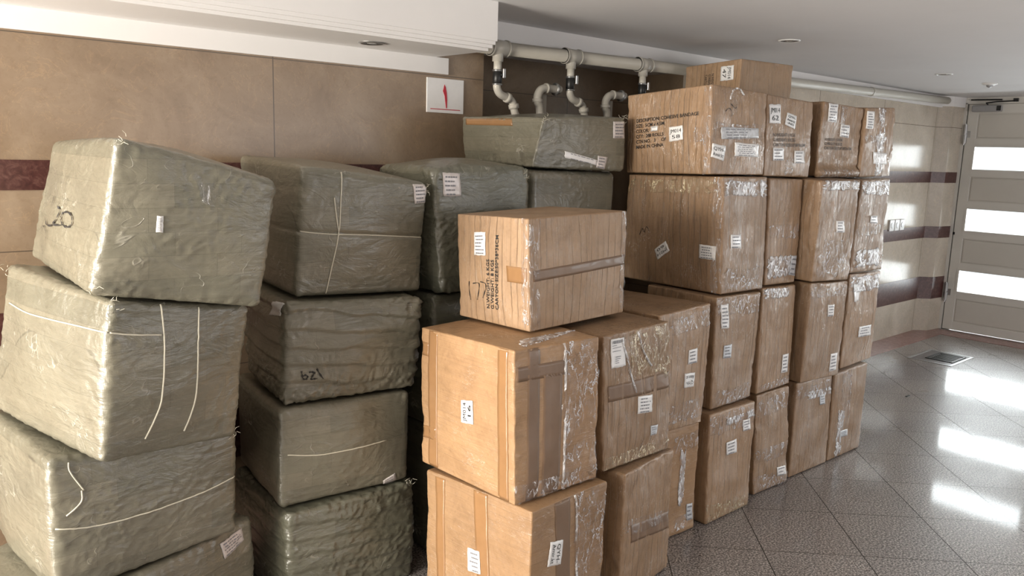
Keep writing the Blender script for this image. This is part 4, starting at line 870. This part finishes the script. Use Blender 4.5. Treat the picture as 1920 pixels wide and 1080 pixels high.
struct(MB().box((XR-0.01, 2.962, 0), (XR+0.06, 2.99, 2.16)).box((XR+0.047, 2.90, 0), (XR+0.06, 2.97, 2.16)).box((XR+0.047, -3.05, 2.10), (XR+0.06, 2.97, 2.17)).box((XR-0.01, -3.05, 2.152), (XR+0.06, 2.99, ZC)).box((XR-0.01, -3.05, 0), (XR+0.06, -3.022, 2.16)).build('trim_21', STEEL))
struct(MB().box((XR-0.03, -3.02, 0.003), (XR-0.012, 2.962, 0.010)).box((XR+0.0, -3.02, 0.0), (XR+0.05, 2.962, 0.006)).build('trim_22', METAL))

# hydraulic door closer with its arm, screwed to the leaf
dc = tag(empty('door_closer', (XR-0.01, 2.80, 2.11)), 'grey hydraulic door closer screwed to top of the cream steel door', 'door closer')
MB().box((-0.05, -0.135, -0.032), (0.012, 0.11, 0.028), 0.010).build('closer_body', GREYMET, dc)
MB().box((-0.052, -0.137, -0.024), (-0.046, -0.10, 0.020), 0.003).build('end_cap', DARKMET, dc)
a = MB(); a.tube([(-0.03, -0.02, 0.03), (-0.05, -0.01, 0.045), (-0.06, -0.10, 0.055), (-0.05, -0.25, 0.06)], 0.006, 8)
a.build('closer_arm', DARKMET, dc)
b_ = MB().tube([(-0.02, 0.13, 0.078), (-0.02, -0.13, 0.075)], 0.0065, 8).box((-0.022, -0.26, 0.055), (-0.005, -0.22, 0.085)); b_.build('slide_rail', DARKMET, dc)

# floor drain hatch
dr = tag(empty('floor_drain', (7.02, 2.49, 0)), 'square metal floor drain grate set in grey granite before the door', 'floor drain')
fm = MB()
for i, (x0, y0, x1, y1) in enumerate(((-0.24, -0.175, 0.24, -0.155), (-0.24, 0.155, 0.24, 0.175), (-0.24, -0.155, -0.22, 0.155), (0.22, -0.155, 0.24, 0.155))):
    fm.box((x0, y0, 0.0), (x1, y1, 0.004))
fm.build('drain_frame', METAL, dr)
MB().box((-0.22, -0.155, 0.0), (0.22, 0.155, 0.0015)).build('drain_plate', simple('drain_granite', (0.16, 0.15, 0.15), 0.3), dr)
g = MB().box((-0.12, -0.14, 0.0015), (0.17, -0.125, 0.007)).box((-0.12, 0.06, 0.0015), (0.17, 0.075, 0.007)).box((-0.12, -0.125, 0.0015), (-0.105, 0.06, 0.007)).box((0.155, -0.125, 0.0015), (0.17, 0.06, 0.007))
for k in range(7): g.box((-0.09 + k*0.035, -0.11, 0.0015), (-0.075 + k*0.035, 0.045, 0.006))
g.build('grate', DARKMET, dr)
tag(MB().box((5.62, 2.175, 0.0), (5.67, 2.187, 0.004)).build('wood_chip', DARKMET), 'tiny dark chip lying on the grey granite floor near the cartons', 'debris')

# ------------------------------------------------------------------ ceiling fittings
def downlight(x, y, z, label, r=0.045):
    o = tag(empty('recessed_downlight', (x, y, z)), label, 'ceiling light', 'recessed downlights')
    n_ = 28; V = []; prof = [(r+0.012, -0.0005), (r+0.011, -0.004), (r+0.002, -0.005), (r-0.002, -0.001)]
    for rr, zz in prof: V += [(rr*math.cos(2*math.pi*k/n_), rr*math.sin(2*math.pi*k/n_), zz) for k in range(n_)]
    F = [(i*n_+k, i*n_+(k+1) % n_, (i+1)*n_+(k+1) % n_, (i+1)*n_+k) for i in range(len(prof)-1) for k in range(n_)]
    mesh_obj('trim_ring', V, F, WHITE_PL if z > 2.1 else METAL, o, True)
    V = [(r*math.cos(2*math.pi*k/n_), r*math.sin(2*math.pi*k/n_), -0.003) for k in range(n_)] + [(r*0.55*math.cos(2*math.pi*k/n_), r*0.55*math.sin(2*math.pi*k/n_), -0.0008) for k in range(n_)]
    mesh_obj('reflector', V, [(k, (k+1) % n_, n_+(k+1) % n_, n_+k) for k in range(n_)], DARKMET, o, True)
    mb = MB().tube([(0, 0, -0.0006), (0, 0, -0.0035)], [r*0.52, r*0.42], 20); mb.build('lamp_lens', simple('unlit_lens', (0.16, 0.15, 0.13), 0.25), o)
downlight(1.784, 2.90, ZS, 'brass-rimmed recessed downlight under the white soffit at left')
downlight(3.961, 2.328, ZC, 'dark unlit recessed downlight in the ceiling above the top carton')
downlight(6.027, 2.339, ZC, 'dark unlit recessed downlight in the ceiling between top carton and door')
downlight(8.03, 2.40, ZC, 'dark unlit recessed downlight in the ceiling right beside the door head')
sn = tag(empty('ceiling_sensor', (6.849, 2.319, ZC)), 'small white round motion sensor with grey tip on the ceiling near door', 'sensor')
MB().tube([(0, 0, 0), (0, 0, -0.008), (0, 0, -0.016)], [0.055, 0.053, 0.035], 24).build('sensor_base', WHITE_PL, sn, True)
MB().tube([(0, 0, -0.016), (0, 0, -0.026), (0, 0, -0.034)], [0.024, 0.02, 0.008], 16).build('sensor_dome', GREYMET, sn, True)

# wall sockets by the far cartons
for k in range(3):
    o = tag(empty('wall_socket', (7.215 + k*0.105, YB, 1.045)), ['white wall socket left of three in a row on the polished marble', 'white wall socket in the middle of three on polished marble', 'white wall socket right of three in a row, nearest the door'][k], 'socket', 'wall sockets')
    MB().box((-0.045, -0.014, -0.05), (0.045, 0, 0.05), 0.005).build('socket_plate', WHITE_PL, o)
    MB().tube([(0, -0.013, 0), (0, -0.017, 0)], 0.026, 18).build('socket_face', simple('socket_grey', (0.6, 0.6, 0.6), 0.3), o)

# bay number sign: a printed plate with the numeral and a rule below it
sg = tag(empty('number_sign', (2.30, YB, 1.84)), 'white sign with red Persian numeral one on the beige marble wall', 'sign')
MB().box((-0.106, -0.006, -0.078), (0.106, -0.0005, 0.078), 0.001).build('sign_plate', PAPER, sg)
outl = [(-0.008, 0.052), (0.000, 0.040), (0.006, 0.015), (0.009, -0.018), (0.008, -0.055), (0.003, -0.056), (-0.001, -0.030), (-0.006, 0.000), (-0.016, 0.022)]
mesh_obj('numeral', [(x, -0.0072, z) for x, z in outl] + [(x, -0.0058, z) for x, z in outl], [tuple(range(len(outl)))] + [(i, (i+1) % len(outl), len(outl)+(i+1) % len(outl), len(outl)+i) for i in range(len(outl))], RED, sg)
MB().box((-0.086, -0.0072, -0.0635), (0.086, -0.0058, -0.060)).build('underline', RED, sg)

# ------------------------------------------------------------------ water pipes in the niche
def pz(x): return 2.077 + (x - 2.56) * 0.0165
YP = 3.02
pr = tag(empty('water_main_pipe', (2.2, YP, 0)), 'long grey plastic main pipe running under the ceiling to the door pillar', 'pipe')
def rel(P, o=(2.2, YP, 0)): return [(x-o[0], y-o[1], z-o[2]) for x, y, z in P]
MB().tube(rel([(2.28, YP, pz(2.28)), (5.1, YP, pz(5.1)), (7.93, YP, pz(7.93))]), 0.032, 20).build('pipe_run', PIPE, pr, True)
for x in (2.55, 3.045, 3.622):
    mb = MB().tube(rel([(x-0.052, YP, pz(x)), (x+0.052, YP, pz(x))]), 0.0375, 20)
    for sx in (-0.052, 0.046): mb.tube(rel([(x+sx, YP, pz(x)), (x+sx+0.008, YP, pz(x))]), 0.041, 20)
    mb.tube(rel([(x, YP, pz(x)), (x, YP, pz(x)-0.062)]), 0.026, 16)
    mb.build('tee_fitting', PIPE, pr, True)
for x in (4.9, 6.4):
    MB().tube(rel([(x, YP, pz(x)), (x+0.02, YP, pz(x))]), 0.036, 18).box((x-2.2, 0.02, pz(x)-0.01), (x+0.02-2.2, YB-YP, pz(x)+0.01)).build('pipe_clip', PIPE, pr)
def drop(x, label, full):
    o = tag(empty('drop_pipe', (x, YP, pz(x))), label, 'pipe', 'drop pipes with valves')
    MB().tube([(0, 0, -0.062), (0, 0, -0.115)], 0.019, 14).build('riser', PIPE, o, True)
    v = MB().tube([(0, 0, -0.105), (0, 0, -0.112), (0, 0, -0.16), (0, 0, -0.168)], [0.016, 0.0225, 0.0225, 0.016], 14)
    v.tube([(0, -0.01, -0.125), (0.018, -0.03, -0.125)], 0.006, 8); v.build('valve', DARKMET, o, True)
    MB().box((0.008, -0.036, -0.14), (0.024, -0.028, -0.095), 0.003).build('valve_handle', METAL, o)
    MB().tube([(0, 0, -0.100), (0, 0, -0.108)], 0.024, 14).build('clamp_ring', METAL, o, True)
    MB().tube([(0, 0, -0.165), (0, 0, -0.172)], 0.024, 14).build('clamp_ring', METAL, o, True)
    P = curve_pts([(0, 0, -0.165), (0, 0, -0.185), (0.02, 0, -0.212), (0.065, 0, -0.226), (0.095, 0, -0.24), (0.108, 0, -0.262), (0.118, 0, -0.295), (0.15, 0, -0.36), (0.17, 0, -0.60)], 5) if full else [(0, 0, -0.165), (0, 0, -0.5)]
    MB().tube([tuple(p) for p in P], 0.0185, 14).build('bent_pipe', PIPE, o, True)
    if full:
        MB().tube([(0.058, 0, -0.224), (0.078, 0, -0.230)], 0.0245, 16).build('coupling', PIPE, o, True)
        MB().tube([(0.107, 0, -0.255), (0.112, 0, -0.275)], 0.0255, 16).build('coupling', PIPE, o, True)
drop(2.55, 'bent grey drop pipe with valve nearest the white soffit', True)
drop(3.045, 'bent grey drop pipe with valve in the middle of the niche', True)
drop(3.622, 'straight grey drop pipe with valve just left of the top cartons', False)
def gooseneck(x, label):
    o = tag(empty('gooseneck_pipe', (x, YP+0.02, 1.915)), label, 'pipe', 'gooseneck pipes')
    P = curve_pts([(0.155, 0, 0), (0.06, 0, 0), (0.022, 0, -0.008), (0.0, 0, -0.035), (0.0, 0, -0.07), (0.018, 0, -0.12), (0.03, 0, -0.35)], 6)
    MB().tube([tuple(p) for p in P], 0.0205, 14).build('bent_pipe', PIPE, o, True)
    MB().tube([(0.05, 0, 0), (0.062, 0, 0)], 0.026, 16).build('coupling', PIPE, o, True)
    MB().tube([(-0.001, 0, -0.055), (-0.001, 0, -0.072)], 0.0265, 16).build('coupling', PIPE, o, True)
    MB().tube([(0.118, 0, 0), (0.126, 0, 0)], 0.032, 18).build('flange', METAL, o, True)
    MB().tube([(0.065, 0.035, -0.03), (0.065, 0.035, -1.914)], 0.022, 14).build('back_pipe', PIPE, o, True)
gooseneck(2.838, 'grey gooseneck pipe between the first and second drop pipes')
gooseneck(3.345, 'grey gooseneck pipe between the second and third drop pipes')

# ------------------------------------------------------------------ cartons and bales
INFO = {
 # key: (label, flute, wear, bulge)
 'N': ('floor carton with slanted white tape near its top and crinkled amber tape at its foot', 'v', 1.0, .004),
 'O': ('narrow film-wrapped carton on the floor with ragged plastic at its bottom edge', 'v', 1.3, .004),
 'P': ('floor carton with short white tape at top right, second from the far end', 'v', 1.0, .004),
 'Q': ('floor carton with long vertical white tape, at the far end of the row', 'v', 1.0, .004),
 'J': ('carton in second layer up with a tall label at its top left corner', 'v', 1.1, .004),
 'K': ('carton in second layer up directly on the ragged narrow floor carton', 'v', 1.1, .004),
 'L': ('second layer carton with labels at upper and lower right, left side showing', 'v', 1.1, .004),
 'M': ('carton in second layer up at the far end, with one wide label at mid height', 'v', 1.0, .004),
 'F': ('big brown carton in third layer with upside-down JM014 60 sticker on its end', 'v', .9, .004),
 'G': ('carton in third layer with two clear tape bands, right of the big brown one', 'v', 1.1, .004),
 'H': ('carton in third layer with one small label, its torn left side showing', 'v', 1.5, .003),
 'I': ('dirty carton in third layer at the far end with bluish white tape near its foot', 'v', 1.3, .003),
 'A': ('carton printed COHESIVE BANDAGE with JM014 58 sticker in the top layer', 'v', .7, .003),
 'B': ('top layer carton with four white labels and faded weight print', 'v', .7, .003),
 'C': ('crushed top layer carton with flap bulging at its foot, second from far end', 'v', 1.8, -.004),
 'D': ('top layer carton at the far end with vertical shiny white tape', 'v', 1.3, .003),
 'E': ('highest carton of all, with JM014 47 sticker, close under the ceiling', 'v', .4, .002),
 'R': ('large orange-brown carton with JM014 16 sticker under the lone carton marked 177', 'h', .9, .005),
 'S': ('shiny amber-taped carton with tall shipping label, right of the JM014 16 carton', 'v', 1.4, .005),
 'T': ('lowest nearest carton with QYH sticker, directly under the JM014 16 carton', 'h', .9, .005),
 'U': ('plain creased carton on the floor under the shiny amber-taped one', 'v', 1.5, .004),
 'V': ('carton with upside-down QYH sticker between the shiny amber-taped one and the deep gap', 'v', 1.2, .004),
 'W': ('half-hidden carton on the floor with a long vertical white strip, in the deep gap', 'h', 1.0, .002),
 'X': ('small carton marked 177 and N.WEIGHT 6 KGS, lying on top of the nearest stack', 'v', .55, .004),
 'E2': ('hidden brown carton directly under the highest carton of all', 'v', .5, .002),
 'E3': ('hidden brown carton second under the highest carton of all', 'v', .5, .002),
 'E4': ('hidden brown carton third under the highest carton of all', 'v', .5, .002),
 'E5': ('hidden brown carton on the floor below the highest carton of all', 'v', .5, .002),
}
BINFO = {
 'a1': ('top olive-grey bale of the leftmost stack, marked 20 in black pen', dict(bulge=.018, wrinkle=1.1, crown=.02)),
 'b1': ('second bale from top in the leftmost stack, bound by two upright cords', dict(bulge=.022, wrinkle=1.0)),
 'c1': ('third bale from top in the leftmost stack, with a cord slanting across it', dict(bulge=.022, wrinkle=.9)),
 'd1': ('lowest bale of the leftmost stack with a white label at its top right', dict(bulge=.018, wrinkle=1.0)),
 'a2': ('top bale of the second stack from left, pink-white label at its top right corner', dict(bulge=.020, wrinkle=.7, seam=.02, crown=.02)),
 'b2': ('crumpled bale with upside-down 179 in pen, second from top of its stack', dict(bulge=.020, wrinkle=1.7, crumple=.012, bands=.010)),
 'c2': ('third bale from top of the second stack, tight with one level cord', dict(bulge=.022, wrinkle=.6)),
 'd2': ('lowest visible bale of the second stack from left, strongly wrinkled', dict(bulge=.018, wrinkle=1.6, bands=.005)),
 'a3': ('shiny folded bale with white label, behind the lone carton marked 177', dict(bulge=.016, wrinkle=1.5, crown=.035, crumple=.006)),
 'b3': ('dark bale in shadow directly under the shiny folded bale', dict(bulge=.012, wrinkle=1.2)),
 'c3': ('dark bale on the floor in the gap between bales and nearest cartons', dict(bulge=.012, wrinkle=1.2)),
 'a4': ('highest bale with long white label below the grey pipes', dict(bulge=.008, wrinkle=1.0, crown=.022)),
 'b4': ('bale directly under the highest bale, above the lone carton marked 177', dict(bulge=.012, wrinkle=.7)),
 'c4': ('hidden bale second under the highest bale', dict(bulge=.008, wrinkle=.7)),
 'd4': ('hidden bale on the floor under the highest bale', dict(bulge=.008, wrinkle=.7)),
}
BL = {}
for i, (k, (frame, corners)) in enumerate(BOX.items()):
    if k in INFO:
        label, fl, wear, bulge = INFO[k]
        root = tag(empty('cardboard_carton', frame[:3], frame[3]), label, 'carton', 'stacked cardboard cartons')
        blk = Block(frame, corners, dict(kind='carton', flute=fl, wear=wear, bulge=bulge, foot={'C': 0.028, 'W': 0.006}.get(k, 0)), 100 + i, 0.006 if k in 'RTXEA' else 0.010)
        mat = CARD_H if fl == 'h' else (CARD_X if k in 'XE' else CARD_V)
        cell = (0.0075, 0.0085, 0.011) if not k[1:] else (0.05, 0.05, 0.05)
        if fl == 'h': cell = (0.011, 0.011, 0.0075)
        blk.body('carton_body', mat, root, cell)
    else:
        label, st = BINFO[k]
        root = tag(empty('wrapped_bale', frame[:3], frame[3]), label, 'bale', 'olive-grey wrapped bales')
        st = dict(st, kind='bale')
        blk = Block(frame, corners, st, 300 + i, 0.014 if k == 'a4' else 0.020)
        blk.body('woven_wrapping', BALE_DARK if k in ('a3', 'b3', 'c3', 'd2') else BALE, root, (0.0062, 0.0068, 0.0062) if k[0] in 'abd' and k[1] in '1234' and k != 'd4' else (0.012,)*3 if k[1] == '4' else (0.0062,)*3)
    BL[k] = (blk, root)

for i, (k, kind, face, q, ex) in enumerate(DECOR):
    blk, root = BL[k]; bale = k not in INFO
    if kind == 'label':
        mat = PAPER_G if ex == 'grey' else (PAPER_P if bale and ex not in ('lines2',) else PAPER)
        if k in ('a1', 'b2'): mat = PAPER
        lb = blk.quad_patch(face, q, 'shipping_label', mat, root, off=0.0020, thick=0.0006, step=0.01, ragged=0.018)
        if isinstance(ex, list):
            blk.text(face, q, ex, 'label_text', INK, lb, 0.0042, left=False, pad=0.10)
        elif ex == 'barcode': blk.bars(face, q, 5, 'label_print', INK_GREY, lb, 0.0042, i, 'barcode')
        elif ex == 'net': blk.bars(face, q, 9, 'label_print', INK_SOFT, lb, 0.0042, i)
        elif ex and ex.startswith('lines'): blk.bars(face, q, int(ex[5]), 'label_print', INK_GREY, lb, 0.0042, i)
        elif ex == 'grey': blk.bars(face, q, 4, 'label_print', INK_GREY, lb, 0.0042, i)
    elif kind == 'print':
        soft = k in ('B', 'C')
        blk.text(face, q, ex, 'printed_text', INK_SOFT if soft else INK, root, 0.0020)
    elif kind == 'pen':
        blk.stroke(face, q, 'pen_marking', INK, root, 0.0062 if ex == 'thick' else 0.0034, 0.0035 if bale else 0.0022)
    elif kind == 'twine':
        blk.cord(face, q, 'twine', TWINE, root, 0.0022)
    elif kind == 'fold':
        blk.cord(face, q, 'film_fold', FILM_W, root, 0.0045)
    elif kind == 'brown':
        blk.quad_patch(face, q, 'brown_tape', BROWN_TAPE if face == 'l' else BROWN_TAPE_SHADE, root, off=0.0004, thick=0.0003, step=0.012)
    elif kind == 'clear':
        blk.quad_patch(face, q, 'clear_tape', {'white': FILM_W, 'warm': FILM_Y}.get(ex, FILM), root, off=0.0012, thick=0.0006, crinkle=0.004, step=0.006, ragged=0.10)

for k, face, uv in (('a1', 'f', (0.02, 0.97)), ('a1', 'f', (0.02, 0.06)), ('b1', 'l', (0.03, 0.97)), ('b1', 'f', (0.02, 0.96)), 
                    ('a2', 'f', (0.97, 0.95)), ('a3', 'f', (0.96, 0.93)), ('a4', 'f', (0.98, 0.96)), ('a4', 'f', (0.02, 0.95)), ('c1', 'f', (0.97, 0.96)), ('d2', 'f', (0.97, 0.97))):
    blk, root = BL[k]
    blk.threads(face, uv, 'loose_threads', TWINE, root, int(uv[0]*100) + ord(k[0]), 8, 0.02)
